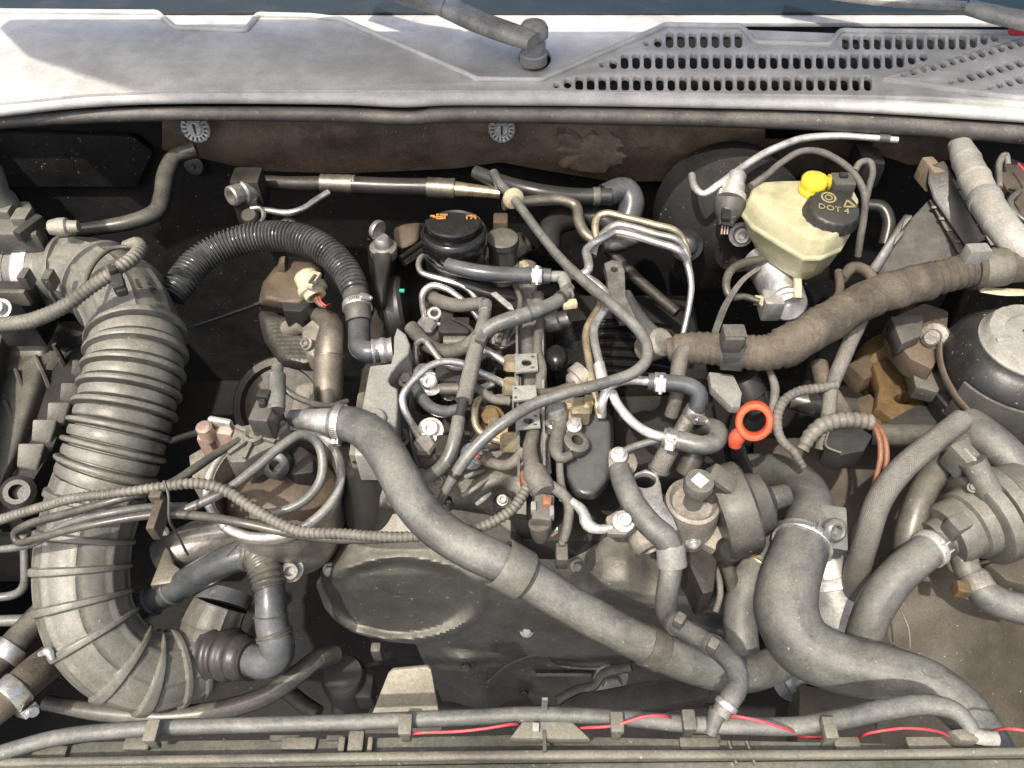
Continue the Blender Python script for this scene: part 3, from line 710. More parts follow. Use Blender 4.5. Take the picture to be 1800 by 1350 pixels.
# air filter box : lid with a stepped row of locking tabs
ab = thing('air_filter_box', 'black plastic air filter box with ridged lid beside the corrugated duct', 'air filter box', P(40,900,.62))
lid = [(-140,600),(60,612),(125,585),(160,575),(150,640),(128,700),(92,790),(55,850),(30,905),(-140,905)]
part('body', M().prism([P(x,y,.755) for x,y in lid], Vector((0,0,-.16))), 'plastic_black', ab, bev=.006)
def lidf(u, v):
    xr = lerp_tab([(570,168),(640,142),(700,118),(790,82),(850,48),(900,20)], 565+v*345)
    x = -140+u*(xr+140); y = 565+v*345
    z = .80 - .035*sm((u-.72)/.25) + .012*math.exp(-((u-.35)/.1)**2)*sm((v-.25)/.2) - .03*sm((v-.02-u*.05)/.12)*sm((u-.45)/.1)
    return P(x, y, z)
part('lid', surf(40, 40, lidf, Vector((0,0,-.03))), 'plastic_dirty', ab)
for k, (px, py) in enumerate(((140,645),(122,688),(101,724),(76,756),(52,800))):
    m = M(); s_ = 1+.12*k
    a_, b_, c_, d_ = P(px-14*s_, py-14*s_, .778), P(px+18*s_, py-14*s_, .770), P(px+8*s_, py+18*s_, .755), P(px-16*s_, py+14*s_, .762)
    m.prism([a_, b_, c_, d_], Vector((0,0,-.03))); part('lid_tab', m, 'plastic_dirty', ab, bev=.002)
for k, (x0,y0,x1,y1) in enumerate(((28,650,70,765),(62,625,100,712),(8,705,54,805),(95,605,122,660))):
    def lz(x, y):
        v = (y-565)/345; xr = lerp_tab([(570,168),(640,142),(700,118),(790,82),(850,48),(900,20)], y); u = (x+140)/(xr+140); return lidf(u, v).z
    a_ = P(x0,y0,lz(x0,y0)+.004); b_ = P(x1,y1,lz(x1,y1)+.002)
    m = M().tube(Path([tuple(a_)+(.004,), tuple((a_+b_)/2+Z3*.002)+(.006,), tuple(b_)+(.004,)], pixel=False, ds=.005), seg=8, fixed=Z3, sx=.7); part('lid_rib', m, 'plastic_dirty', ab)
c = P(24,850,.79); part('lid_clip', M().lathe(c-Z3*.02, c+Vector((.3,-.5,1)), [(0,.018),(.015,.018),(.02,.013),(.02,.008),(.01,.007)], 18), 'plastic_black', ab)
# conduit over the duct
hose('wire_conduit', 'corrugated dusty wire conduit lying across the intake elbow', 'cable conduit', [(-40,572,.925,16),(30,568,.93,15),(60,562,.935,15),(110,540,.945,14),(160,505,.955,13),(200,478,.962,13),(232,455,.962,13),(246,438,.958,13),(240,428,.952,12),(222,432,.945,10)], 'conduit', ds=.0008, mod=corr(.0048,.09), seg=18)
hose('elbow_wire', 'thin dark wire looping round the intake elbow under the conduit', 'cable', [(228,434,.948),(200,436,.95),(172,455,.952),(152,490,.95),(146,520,.944)], 'rubber_dusty', r=4.5)
m = M(); addbx(m, 205,492,.972,20,22,.012, rotz(25)); addbx(m, 196,470,.975,14,10,.014, rotz(25)); addbx(m, 212,506,.968,18,10,.008, rotz(25))
solo('conduit_clip', m, 'plastic_black', 'black plastic clip holding the conduit on the intake elbow', 'clip', bev=.002)
# black glossy breather hose to the rocker cover
bp_ = [(300,520,.86,26),(318,495,.865,26),(350,458,.87,26),(400,430,.875,26),(460,416,.88,26),(520,418,.885,26),(572,440,.885,26),(606,475,.88,25),(622,505,.875,24),(627,525,.87,22)]
t = thing('breather_hose', 'glossy black corrugated breather hose arching over to the rocker cover', 'hose', P(640,640,.82))
part('corrugated_hose', M().tube(Path(bp_, ds=.0007), seg=22, mod=corr(.0048,.11,.5)), 'conduit_black', t)
pq = Path([(626,518,.872,24),(629,545,.868,24),(631,566,.863,23)], ds=.003); part('cuff', M().tube(pq, seg=24), 'plastic_dirty', t)
clamp(t, pq, .45, wpx=13, style='worm', ang=60)
part('elbow', M().tube(Path([(631,560,.862,20),(632,595,.855,20),(634,612,.853,21),(648,619,.853,21),(672,617,.853,20)], ds=.003), seg=24), 'rubber_clean', t)
part('quick_connector', M().tube(Path([(655,618,.853,22),(690,614,.853,22)], ds=.0015), seg=24, mod=corr(.012,.05,.5)), 'alu', t)
# actuator motor with cream plug, textured heat sleeve, EGR pipe
t = thing('actuator_motor', 'dusty brown actuator motor housing under the black breather hose', 'actuator', P(500,560,.76))
ol = [(462,497),(478,476),(498,452),(555,450),(572,478),(560,520),(530,545),(493,543),(453,535)]
part('housing', M().loft([[P(x,y,.80) for x,y in ol],[P(x,y,.83) for x,y in ol],[P(510+(x-510)*.8, 494+(y-494)*.72, .846) for x,y in ol]]), 'plastic_brown', t, bev=.006, seg=3)
m = M(); m.prism([P(x,y,.842) for x,y in ((488,510),(505,522),(540,515),(552,530),(528,548),(497,546))], Vector((0,0,-.03))); part('housing_web', m, 'plastic_black', t, bev=.004)
m = M(); m.loft([[P(x,y,.846) for x,y in ((490,452),(508,452),(502,480),(486,478))],[P(x,y,.86) for x,y in ((496,450),(502,450),(500,462),(494,462))]]); part('housing_fin', m, 'plastic_brown', t, bev=.002)
t2 = thing('sensor_plug', 'cream plastic electrical plug with brown red wires', 'connector', P(552,520,.85))
a_, b_ = P(535,480,.873), P(556,522,.860); L_ = (b_-a_).length
part('shell', M().lathe(a_, b_, [(0,.011),(.003,.014),(L_*.55,.0145),(L_*.58,.017),(L_*.78,.017),(L_*.82,.013),(L_,.012),(L_,.009),(L_*.8,.008)], 22), 'cream', t2)
m = M(); c = P(549,492,.885); m.box(c, (.012,.024,.006), rotz(-18)); part('latch', m, 'cream', t2, bev=.002)
m = M(); c = P(549,490,.8895); m.box(c, (.003,.014,.002), rotz(-18)); m.box(c+Vector((.003,-.006,0)), (.008,.003,.002), rotz(-18)); part('latch_slot', m, 'print_dark', t2)
for k in range(4): part('wire', M().tube(Path([(552+3*k,518,.86,2.3),(556+3*k,532,.862,2.3),(566+2*k,540-k,.86,2.3),(580,541-2*k,.85,2.3)], ds=.002), seg=8), 'orange_dark' if k % 2 else 'print_dark', t2)
sl_ = [(450,545),(500,552),(548,556),(575,580),(580,640),(540,650),(492,640),(466,600)]
solo('heat_sleeve', M().loft([[P(x,y,.745) for x,y in sl_],[P(515+(x-515)*1.02,598+(y-598)*1.02,.775) for x,y in sl_],[P(515+(x-515)*.8,598+(y-598)*.8,.80) for x,y in sl_]]), 'sleeve_hex' if 'sleeve_hex' in MATS else 'cast_dark', 'dark honeycomb textured heat sleeve under the actuator motor', 'heat shield', bev=.01, seg=4)
t = thing('exhaust_recirculation_pipe', 'brushed tan metal pipe with shiny rounded elbow beside the rocker cover', 'pipe', P(575,720,.76))
part('pipe', M().tube(Path([(573,745,.785,27),(576,690,.80,27),(579,622,.815,27)], ds=.006), seg=30), 'steel_brushed', t)
part('elbow', M().tube(Path([(580,626,.818,27),(581,600,.826,26),(584,582,.83,24),(580,566,.828,20),(560,556,.82,17)], ds=.003), seg=28), 'steel_brushed', t)
part('flange', M().lathe(P(579,630,.814), P(580,600,.822), [(0,.018),(.004,.019),(.008,.018)], 28), 'steel', t)
m = M(); m.prism([P(x,y,.824) for x,y in ((528,575),(556,552),(574,556),(572,622),(548,626),(532,606))], Vector((0,0,-.04))); part('casting', m, 'cast_alu', t, bev=.006, seg=3)
bolt(t, 540, 604, .83, 8, d=Vector((-.5,-.5,.8)), kind='sock', mt='steel_dull')
c = P(545,566,.84); part('spacer', M().lathe(P(505,578,.80), P(548,566,.825), [(0,.010),(.03,.010),(.031,.007)], 14), 'cast_alu', t)
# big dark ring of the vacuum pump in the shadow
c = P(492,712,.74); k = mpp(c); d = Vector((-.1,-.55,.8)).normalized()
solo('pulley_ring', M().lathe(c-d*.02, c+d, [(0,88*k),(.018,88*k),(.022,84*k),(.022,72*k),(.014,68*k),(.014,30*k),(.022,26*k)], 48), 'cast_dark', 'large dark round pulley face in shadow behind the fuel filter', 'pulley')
hose('shadow_rod', 'thin dark rod in the void between the intake duct and the actuator motor', 'rod', [(300,585,.78),(380,560,.78),(465,530,.78)], 'rubber_black', r=4)
# fuel filter
ff = thing('fuel_filter', 'dented metal bowl shaped fuel filter with a dusty brown top', 'fuel filter', P(485,900,.66))
c = P(487,850,.815); k = mpp(c); Rr = 112*k; c0 = Vector((c.x,c.y,.685))
part('bowl', M().lathe(c0, c0+Z3, [(0,Rr*.55),(.02,Rr*.72),(.05,Rr*.86),(.09,Rr*.95),(.122,Rr*.97),(.122,Rr*1.04),(.128,Rr*1.07),(.137,Rr*1.07),(.141,Rr*1.03),(.139,Rr*.95),(.118,Rr*.92),(.100,Rr*.9)], 64), 'rim_alu', ff)
zr = c0.z+.139; part('rim', M().tube(Path([(c0.x+Rr*1.03*math.cos(q*math.pi/24), c0.y+Rr*1.03*math.sin(q*math.pi/24), zr, .0042) for q in range(0,49)], pixel=False, ds=.005), seg=12), 'alu_white', ff)
part('top_cover', M().lathe(c0, c0+Z3, [(.095,Rr*.90),(.108,Rr*.88),(.114,Rr*.80),(.126,Rr*.55),(.134,Rr*.3),(.135,.002)], 56), 'plastic_brown', ff)
st = [(412,750),(436,746),(453,738),(490,731),(507,741),(505,751),(493,762),(489,780),(455,796),(428,812),(405,813),(397,803)]
st3 = [P(x,y,.868) for x,y in st]; part('sensor_cover', M().prism(st3, Vector((0,0,-.035))), 'duct_grey', ff, bev=.003)
hub = P(447,763,.874)
part('cover_hub', M().lathe(hub-Z3*.012, hub+Z3, [(0,.010),(.013,.010),(.015,.008),(.012,.005)], 22), 'duct_grey', ff)
for q in (st[0],st[2],st[4],st[7],st[9],st[11]):
    e = P(q[0],q[1],.868); m = M(); dd = (e-hub); dd.z = 0; L_ = dd.length; dd.normalize(); s_ = dd.cross(Z3)*.002
    a_ = hub+dd*.008; b_ = hub+dd*(L_*.9)-Z3*.002
    m.loft([[a_-s_,a_+s_,a_+s_-Z3*.01,a_-s_-Z3*.01],[b_-s_,b_+s_,b_+s_-Z3*.006,b_-s_-Z3*.006]]); part('cover_rib', m, 'duct_grey', ff, bev=.0006)
m = M(); addbx(m, 462,715,.90,36,46,.04, rotz(-8)); part('plug', m, 'plastic_dirty', ff, bev=.003)
m = M(); addbx(m, 462,690,.908,22,14,.02, rotz(-8)); addbx(m, 460,705,.906,12,10,.012); part('plug_latch', m, 'plastic_black', ff, bev=.002)
part('plug_boot', M().lathe(P(486,722,.895), P(487,670,.90), [(0,.008),(.004,.0085),(.04,.0085),(.042,.006),(.05,.006)], 18), 'rubber_grey', ff)
m = M(); m.prism([P(x,y,.835) for x,y in ((497,790),(530,783),(552,800),(550,830),(515,835),(490,815))], Vector((0,0,-.03))); part('port_bracket', m, 'plastic_black', ff, bev=.003)
part('port', M().lathe(P(492,815,.835), P(478,822,.85), [(0,.014),(.012,.014),(.014,.010),(.014,.006),(.005,.006)], 18), 'plastic_black', ff)
hose('plug_wire', 'dark taped wire from the grey plug boot towards the metal pipe', 'cable', [(489,668,.90),(505,688,.895),(540,706,.885),(580,714,.87),(610,706,.86)], 'rubber_dusty', r=6)
t = thing('vacuum_fitting', 'sunlit copper toned vacuum fitting with two lugs next to the filter cover', 'fitting', P(385,770,.80))
m = M(); addbx(m, 392,752,.86,40,20,.03, rotz(-10)); addbx(m, 358,760,.855,22,24,.035); part('block', m, 'copper', t, bev=.004)
m = M(); addbx(m, 385,737,.872,44,9,.012, rotz(-12)); part('lug', m, 'alu_white', t, bev=.003)
c = P(357,748,.872); part('lug', M().lathe(c-Z3*.02, c+Z3, [(0,.008),(.018,.008),(.02,.006)], 16), 'copper', t)
hose('vacuum_stub', 'thin brown vacuum stub hidden behind the copper fitting', 'pipe', [(300,775,.83),(330,765,.84),(356,757,.85)], 'rubber_black', r=6)
m = M(); m.prism([P(x,y,.80) for x,y in ((330,800),(375,775),(395,800),(380,850),(340,860))], Vector((0,0,-.05))); solo('filter_bracket', m, 'cast_alu', 'dusty cast bracket between the duct and the fuel filter', 'bracket', bev=.004)
m = M(); m.prism([P(x,y,.83) for x,y in ((520,675),(552,668),(556,730),(530,742),(508,720))], Vector((0,0,-.05))); solo('pump_casting', m, 'cast_alu', 'rough cast aluminium lug left of the brushed metal pipe', 'casting', bev=.006)
# cables crossing the duct
hose('vacuum_line', 'smooth dark vacuum hose from the filter sweeping left over the duct', 'hose', [(420,775,.865,8.0),(385,795,.873,8.0),(340,825,.885,8.8),(300,850,.888,8.8),(200,880,.895,8.8),(110,905,.88,8.8),(50,922,.865,8.8),(25,938,.855,8.0),(30,952,.85,8.0),(70,945,.868,8.0),(150,925,.885,8.0),(270,905,.885,8.8),(330,905,.88,8.8),(420,918,.865,8.8),(500,935,.86,8.8),(570,947,.85,8.0),(650,948,.86,8.0),(735,945,.86,7.2)], 'rubber_dusty', seg=14)
hose('filter_hose', 'grey rubber hose looping round the inside of the filter bowl', 'hose', [(300,905,.872,8.5),(345,888,.875,9),(400,860,.878,9),(450,822,.882,9),(500,780,.887,9),(530,764,.884,9),(556,776,.872,9),(567,805,.862,9),(563,845,.852,9),(540,876,.846,9),(500,897,.842,8.5),(455,905,.838,8.5)], 'rubber_grey', seg=14)
hose('second_vacuum_line', 'dusty hose running parallel under the conduit across the duct', 'hose', [(330,890,.868,8.0),(260,892,.88,8.0),(180,905,.885,8.0),(110,925,.872,8.0),(70,950,.858,8.0),(30,962,.845,8.0),(-30,968,.84,8.0)], 'rubber_grey', seg=14)
hose('loom_conduit', 'long corrugated tan conduit from the duct over the filter to the engine harness', 'cable conduit', [(-20,920,.85,10.4),(70,892,.875,9.6),(130,876,.896,9.6),(210,866,.902,8.8),(290,855,.90,9.6),(350,850,.895,10.4),(395,862,.888,10.4),(450,897,.878,10.4),(520,932,.87,10.4),(600,938,.868,9.6),(700,944,.868,9.6),(780,938,.868,9.6),(850,925,.868,9.6),(900,895,.868,9.6),(925,860,.868,9.6),(940,835,.868,9.6)], 'conduit', ds=.0008, mod=corr(.0046,.10), seg=14)
m = M(); addbx(m, 272,900,.905,16,52,.02); addbx(m, 272,868,.91,22,12,.016); solo('line_bracket', m, 'plastic_brown', 'brown strap bracket bundling the hoses over the duct', 'bracket', bev=.002)
hose('cable_tie', 'thin black cable tie round the bundled hoses with its tail hanging down', 'cable tie', [(288,845,.92),(296,870,.915),(297,910,.90),(312,940,.86),(330,975,.82)], 'print_dark', r=2.6)
m = M(); addbx(m, 283,928,.885,18,10,.01); solo('steel_nut', m, 'alu_white', 'bright steel nut below the brown strap bracket', 'nut', bev=.003)
# lower left
hose('side_pipe', 'thin grey pipe turning up along the left edge of the bay', 'pipe', [(-20,1052,.72),(25,1045,.72),(42,1030,.73),(44,990,.75),(42,940,.77)], 'rubber_grey', r=9)
hose('lower_side_pipe', 'pale short pipe behind the lower end of the intake duct', 'pipe', [(-30,1092,.66),(40,1090,.66),(80,1088,.66)], 'rubber_grey', r=12)
hose('coolant_hose', 'dark hose with steel worm clamp behind the bottom of the duct', 'hose', [(-40,1200,.70,32),(10,1150,.70,30),(50,1105,.70,28),(95,1060,.70,28)], 'rubber_dusty', clamps=[((12,1148), dict(wpx=26, style='none', ang=120))])
hose('bypass_hose', 'brown stained hose with wide steel worm clamp at the lower left', 'hose', [(-40,1270,.70,36),(15,1225,.70,36),(60,1185,.69,36),(120,1140,.66,34)], 'tape_brown', clamps=[((22,1218), dict(wpx=30, style='worm', ang=200))])
m = M(); m.tube(Path([(70,1150,.76,6),(85,1145,.765,9),(92,1158,.76,6)], ds=.002), seg=10); solo('retaining_spring', m, 'alu_white', 'small bright spring clip at the lower bend of the duct', 'clip')
t = thing('turbo_housing', 'dull metal turbocharger inlet housing behind the black breather pipe', 'turbocharger', P(340,1000,.60))
part('inlet', M().tube(Path([(292,985,.70,44),(330,962,.71,42),(415,925,.71,40)], ds=.006), seg=32), 'steel_dull', t)
m = M(); m.prism([P(x,y,.735) for x,y in ((262,1030),(292,955),(304,990),(318,1000),(300,1025))], Vector((0,0,-.03))); part('bracket', m, 'steel_brushed', t, bev=.003)
c = P(486,945,.69); part('volute', M().sphere(c, .048, 32, 20, (1.1,1,.8)), 'cast_alu', t)
c = P(510,1000,.745); part('stud', bolt_m(M(), c, Vector((.2,-.6,.7)), .009, 'sock'), 'steel_dull', t)
hose('breather_pipe', 'smooth dark plastic breather pipe rising from the duct', 'pipe', [(215,1090,.69,26),(262,1060,.70,27),(330,1022,.725,28),(400,985,.75,29),(440,972,.755,30)], 'rubber_clean', clamps=[((268,1058), dict(wpx=5, style='none', mt='rubber_grey', k=1.03)),((302,1038), dict(wpx=5, style='none', mt='rubber_grey', k=1.03))], seg=24)
t = thing('breather_elbow', 'bellows ended grey plastic elbow pipe plugged into the duct', 'pipe', P(470,1190,.62))
part('bellows', M().tube(Path([(428,975,.752,30),(452,978,.758,31),(466,1000,.757,31),(474,1035,.75,30)], ds=.0011), seg=30, mod=corr(.0058,.06)), 'rubber_dusty', t)
pe = Path([(474,1028,.75,28),(476,1065,.742,29),(478,1100,.73,31),(486,1130,.72,33),(486,1152,.71,33),(468,1165,.705,32),(440,1160,.70,31)], ds=.003); part('pipe', M().tube(pe, seg=28, mod=soft(4,.015)), 'rubber_clean', t)
for q in ((476,1082),(482,1110),(483,1118)): clamp(t, pe, pe.near(*q), wpx=4, style='none', mt='plastic_dirty', k=1.02)
part('socket', M().tube(Path([(445,1160,.70,38),(395,1150,.685,50),(370,1147,.68,54)], ds=.0015), seg=30, mod=corr(.016,.05,.6)), 'plastic_black', t)
t = thing('inlet_coupling', 'black ribbed rubber coupling with a smooth collar under the breather pipe', 'coupling', P(375,1120,.60))
part('sleeve', M().tube(Path([(388,1062,.692,50),(374,1095,.684,54),(362,1140,.668,56)], ds=.002), seg=48, mod=lambda s, th, L: 1+(.05 if (abs((th*8/(2*math.pi)) % 1-.5) > .44) else 0)+.04*(abs((s/.022) % 1-.5) > .42)), 'plastic_dirty', t)
part('collar', M().tube(Path([(396,1040,.695,53),(388,1064,.692,54)], ds=.003), seg=40), 'rubber_clean', t)
hose('lower_hose', 'dark hose curving along the bottom of the bay behind the front beam', 'hose', [(80,1235,.64,16),(180,1252,.64,18),(300,1258,.64,19),(400,1245,.64,19),(470,1222,.645,19),(520,1188,.65,19),(556,1160,.65,18),(590,1150,.63,16)], 'rubber_dusty', seg=18)
t = thing('oil_separator', 'dark grey cylindrical part low beside the timing cover', 'canister', P(600,1240,.45))
c = P(602,1185,.58); part('body', M().lathe(c-Z3*.10, c+Z3, [(0,.02),(.06,.026),(.09,.026),(.10,.022),(.102,.012)], 28), 'plastic_black', t)
part('outlet', M().tube(Path([(602,1190,.56,18),(598,1230,.53,17),(600,1270,.5,17)], ds=.006), seg=18), 'plastic_black', t)
m = M(); addbx(m, 640,1205,.57,30,40,.04); part('block', m, 'plastic_black', t, bev=.004)
hose('low_pipe', 'rusty ended pipe low below the curved dark hose', 'pipe', [(500,1210,.55),(530,1235,.55),(560,1255,.55)], 'cast_dark', r=16)
# ================================================================== CENTRE: ENGINE
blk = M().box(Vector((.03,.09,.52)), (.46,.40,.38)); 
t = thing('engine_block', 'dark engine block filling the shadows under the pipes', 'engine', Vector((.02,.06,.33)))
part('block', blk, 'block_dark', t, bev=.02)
hd = [(648,560),(700,470),(760,430),(905,430),(950,520),(965,700),(960,890),(640,890),(610,800)]
part('head', M().prism([P(x,y,.775) for x,y in hd], Vector((0,0,-.08))), 'cast_dark', t, bev=.008)
ru = random.Random(3)
m = M()
for k in range(26):
    px = ru.uniform(690,900); py = ru.uniform(520,840); addbx(m, px, py, .785+ru.uniform(0,.015), ru.uniform(10,28), ru.uniform(8,22), .02, rotz(ru.uniform(-20,20)))
o = part('head_lugs', m, 'cast_dark', t, bev=.002); o['kind'] = 'stuff'
# rocker cover plate, grey, left of injectors
rc = thing('rocker_cover', 'smooth grey rocker cover plate with a scalloped right edge', 'engine cover', P(660,790,.80))
pl = [(650,642),(687,638),(692,620),(692,592),(698,574),(714,587),(721,605),(719,620),(705,633),(688,654),(682,668),(688,677),(699,682),(698,732),(694,765),(676,800),(622,800),(632,735),(641,690)]
part('plate', M().prism([P(x,y,.872) for x,y in pl], Vector((0,0,-.045))), 'plate_grey', rc, bev=.003, seg=3)
c = P(655,735,.876); part('boss', M().lathe(c-Z3*.01, c+Z3, [(0,.013),(.01,.013),(.012,.011),(.012,.005),(.004,.005)], 20), 'plate_grey', rc)
m = M(); m.prism([P(x,y,.862) for x,y in ((628,690),(642,686),(632,800),(612,800))], Vector((0,0,-.05))); part('gasket_edge', m, 'beam_tan', rc, bev=.003)
bolt(rc, 714,668,.85, 10, mt='cast_dark'); bolt(rc, 690,880,.81, 8, mt='cast_dark')
# dark moulded cover behind: lifting eye, tall moulding, timing sprocket cover
t = thing('cylinder_head_cover', 'tall dark moulded cover with tapering ridge next to the oil filler', 'engine cover', P(690,560,.77))
part('ridge', M().loft([[P(x,y,.80) for x,y in ((645,430),(705,430),(695,560),(668,565),(652,520))],[P(x,y,.885) for x,y in ((652,425),(692,425),(684,475),(672,535),(662,500))]]), 'plastic_black', t, bev=.008, seg=3)
part('shoulder', M().loft([[P(x,y,.79) for x,y in ((690,400),(760,392),(752,450),(700,480))],[P(x,y,.875) for x,y in ((700,396),(738,390),(735,425),(704,438))]]), 'plastic_brown', t, bev=.008, seg=3)
for k in range(2):
    m = M(); a_ = P(704+6*k,455+9*k,.87); b_ = P(742+6*k,428+9*k,.87); m.tube(Path([tuple(a_)+(.004,), tuple(b_)+(.004,)], pixel=False, ds=.006), seg=10); part('ridge_line', m, 'plastic_gloss', t)
c = P(690,545,.84); d = Vector((.75,-.1,.2)).normalized(); k = mpp(c)
part('sprocket_cover', M().lathe(P(682,546,.825), P(722,540,.828), [(0,.036),(.004,.040),(.018,.040),(.022,.036),(.022,.012)], 40), 'plastic_black', t)
m = M(); m.box(P(706,511,.862), (.006,.004,.002)); part('tick_mark', m, 'teal_print', t)
bs = P(672,424,.892); part('stud', M().lathe(bs-Z3*.02, bs+Z3, [(0,.016),(.012,.016),(.014,.010),(.022,.010),(.026,.007)], 18), 'steel_dull', t)
t = thing('lifting_eye', 'small grey lifting eye standing beside the oil filler', 'lifting eye', P(665,425,.88))
c = P(660,402,.905); part('eye', M().lathe(c, c+Vector((.8,-.6,0)), [(0,.006),(0,.011),(.004,.012),(.006,.011),(.006,.006)], 22), 'steel_dull', t)
m = M(); m.box(P(662,420,.893), (.007,.006,.02)); part('shank', m, 'steel_dull', t, bev=.002)
# oil filler
t = thing('oil_filler_cap', 'black ribbed oil filler cap with two orange symbols', 'filler cap', P(797,450,.84))
c = P(797,398,.915); k = mpp(c); Rr = 55*k; b0 = Vector((c.x,c.y,.80))
part('neck', M().lathe(b0, b0+Z3, [(0,Rr*1.02),(.035,Rr*1.02),(.06,Rr*.98),(.075,Rr*.98),(.078,Rr*1.04),(.084,Rr*1.04),(.086,Rr*.97)], 48), 'plastic_black', t)
part('cap', M().lathe(b0, b0+Z3, [(.082,Rr*.98),(.086,Rr*1.06),(.105,Rr*1.06),(.110,Rr*1.02),(.112,Rr*.95),(.110,Rr*.90),(.110,.002)], 64, mod=lambda d_, th: 1+(.012 if (math.cos(40*th) > 0 and .084 < d_ < .107) else 0)), 'plastic_gloss', t)
m = M(); g0 = b0+Z3*.117; n_ = 18; lo = [g0+Vector((Rr*.93*math.cos(a), Rr*.35+0*math.sin(a), 0)) for a in (math.pi, 0)]
arc = [g0+Vector((Rr*.92*math.cos(a), -Rr*.92*math.sin(a)*.95+Rr*.12, 0)) for a in [math.pi*q/n_ for q in range(n_+1)]]
m.loft([[p-Z3*.008 for p in arc],[p+Z3*.004 for p in arc],[g0+(p-g0)*.9+Z3*.006 for p in arc]]); part('grip', m, 'plastic_gloss', t, bev=.002)
def glyph(x0, y0, shapes):
    m = M()
    for (dx,dy,w_,h) in shapes: m.box(g0+Vector((x0+dx, y0+dy, -.0045)), (w_, h, .0012))
    part('symbol', m, 'orange_print', t)
glyph(-Rr*.52, Rr*.56, [(0,0,.013,.002),(-.007,.002,.005,.002),(.002,-.004,.009,.003),(-.001,.004,.003,.003),(.006,.004,.009,.0025),(.007,-.001,.003,.005)])
glyph(Rr*.55, Rr*.52, [(0,.004,.011,.0018),(-.005,0,.0018,.009),(.005,0,.0018,.009),(0,-.004,.011,.0018),(0,0,.0018,.006),(.0025,.0015,.004,.002)])
# fuel return harness and injector pipes
G = 'injector fuel lines'
hose('injector_pipe', 'thin steel injector line curving behind the upper black hose', 'pipe', [(756,440,.865),(738,456,.868),(740,478,.868),(775,490,.866),(815,503,.862),(832,518,.855),(842,538,.845),(850,560,.83)], 'steel', r=5.6, group=G)
hose('injector_pipe', 'thin steel injector line arching over the rearmost injector', 'pipe', [(752,580,.82),(743,540,.845),(743,515,.86),(757,502,.865),(785,508,.862),(815,530,.855),(838,555,.845),(850,580,.83)], 'steel', r=5.6, group=G)
hose('injector_pipe', 'hairpin bent steel injector line touching the grey rocker plate', 'pipe', [(740,670,.81),(731,630,.84),(733,603,.855),(745,598,.86),(760,615,.86),(778,636,.858),(805,646,.852),(830,640,.85),(850,625,.845)], 'steel', r=5.6, group=G)
hose('injector_pipe', 'large sunlit steel injector line bent round in front of the rocker plate', 'pipe', [(746,790,.815),(728,752,.845),(710,718,.865),(708,695,.872),(733,662,.878),(765,639,.88),(805,637,.876),(845,655,.865),(885,674,.85)], 'steel', r=6.5, group=G)
hose('injector_pipe', 'short steel injector line entering the top rail nut', 'pipe', [(822,612,.85),(846,612,.858),(870,625,.855),(893,640,.848)], 'steel', r=7, group=G)
hose('injector_pipe', 'steel injector line hooking round under the grey cable', 'pipe', [(862,694,.84),(842,703,.852),(834,725,.856),(838,752,.852),(858,768,.85),(893,778,.845)], 'zinc_yellow', r=6.5, group=G)
hose('injector_harness', 'thick sagging black injector harness hung between the injector lines', 'cable', [(722,575,.845),(745,600,.845),(775,617,.845),(805,615,.85),(832,600,.858),(850,578,.868)], 'tape_grey', r=13, mod=taped(.012,.05,1))
hose('fuel_return_hose', 'grey rubber fuel return hose dipping towards the braided line', 'hose', [(725,668,.84),(737,692,.842),(757,716,.845),(785,724,.848),(810,719,.855)], 'rubber_clean', r=11)
hose('return_line', 'dusty brown return hose joining the braided line at its tee', 'hose', [(748,515,.84),(770,528,.85),(805,537,.858),(835,534,.866),(852,534,.87)], 'tape_grey', r=12, mod=soft(8,.04))
t = thing('braided_line', 'sleeved fuel line running forward past the injectors with a textured middle', 'hose', P(750,850,.81))
part('upper_hose', M().tube(Path([(856,532,.882,9),(852,555,.885,11),(845,580,.886,11),(838,610,.885,11)], ds=.003), seg=18), 'rubber_grey', t)
part('sleeve', M().tube(Path([(840,598,.885,14),(828,650,.882,14.5),(815,705,.877,15)], ds=.003), seg=24, uv=True), 'rubber_fibre', t)
part('joint', M().tube(Path([(816,700,.877,9),(806,740,.872,9)], ds=.003), seg=14), 'plastic_black', t)
part('lower_hose', M().tube(Path([(806,735,.872,12),(800,770,.867,12.5),(788,805,.858,12.5),(768,828,.848,12.5),(740,842,.838,12),(700,845,.82,12)], ds=.003), seg=20), 'rubber_grey', t)
part('collar', M().tube(Path([(854,535,.884,11),(852,548,.885,11.5)], ds=.003), seg=18), 'clamp_steel', t)
m = M(); addbx(m, 846,592,.897,20,14,.01, rotz(-20)); part('clip', m, 'rubber_grey', t, bev=.002)
hose('cloth_hose', 'fabric wrapped hose rising to the bright tee pipe', 'hose', [(1000,505,.897,11),(990,520,.898,12),(970,535,.897,13),(935,550,.895,14),(895,562,.892,14),(865,574,.888,14),(848,588,.884,13)], 'rubber_grey', clamps=[((985,524), dict(wpx=7, style='none', mt='rubber_black', k=1.04)),((930,552), dict(wpx=5, style='none', mt='rubber_clean', k=1.03))], mod=soft(3,.04))
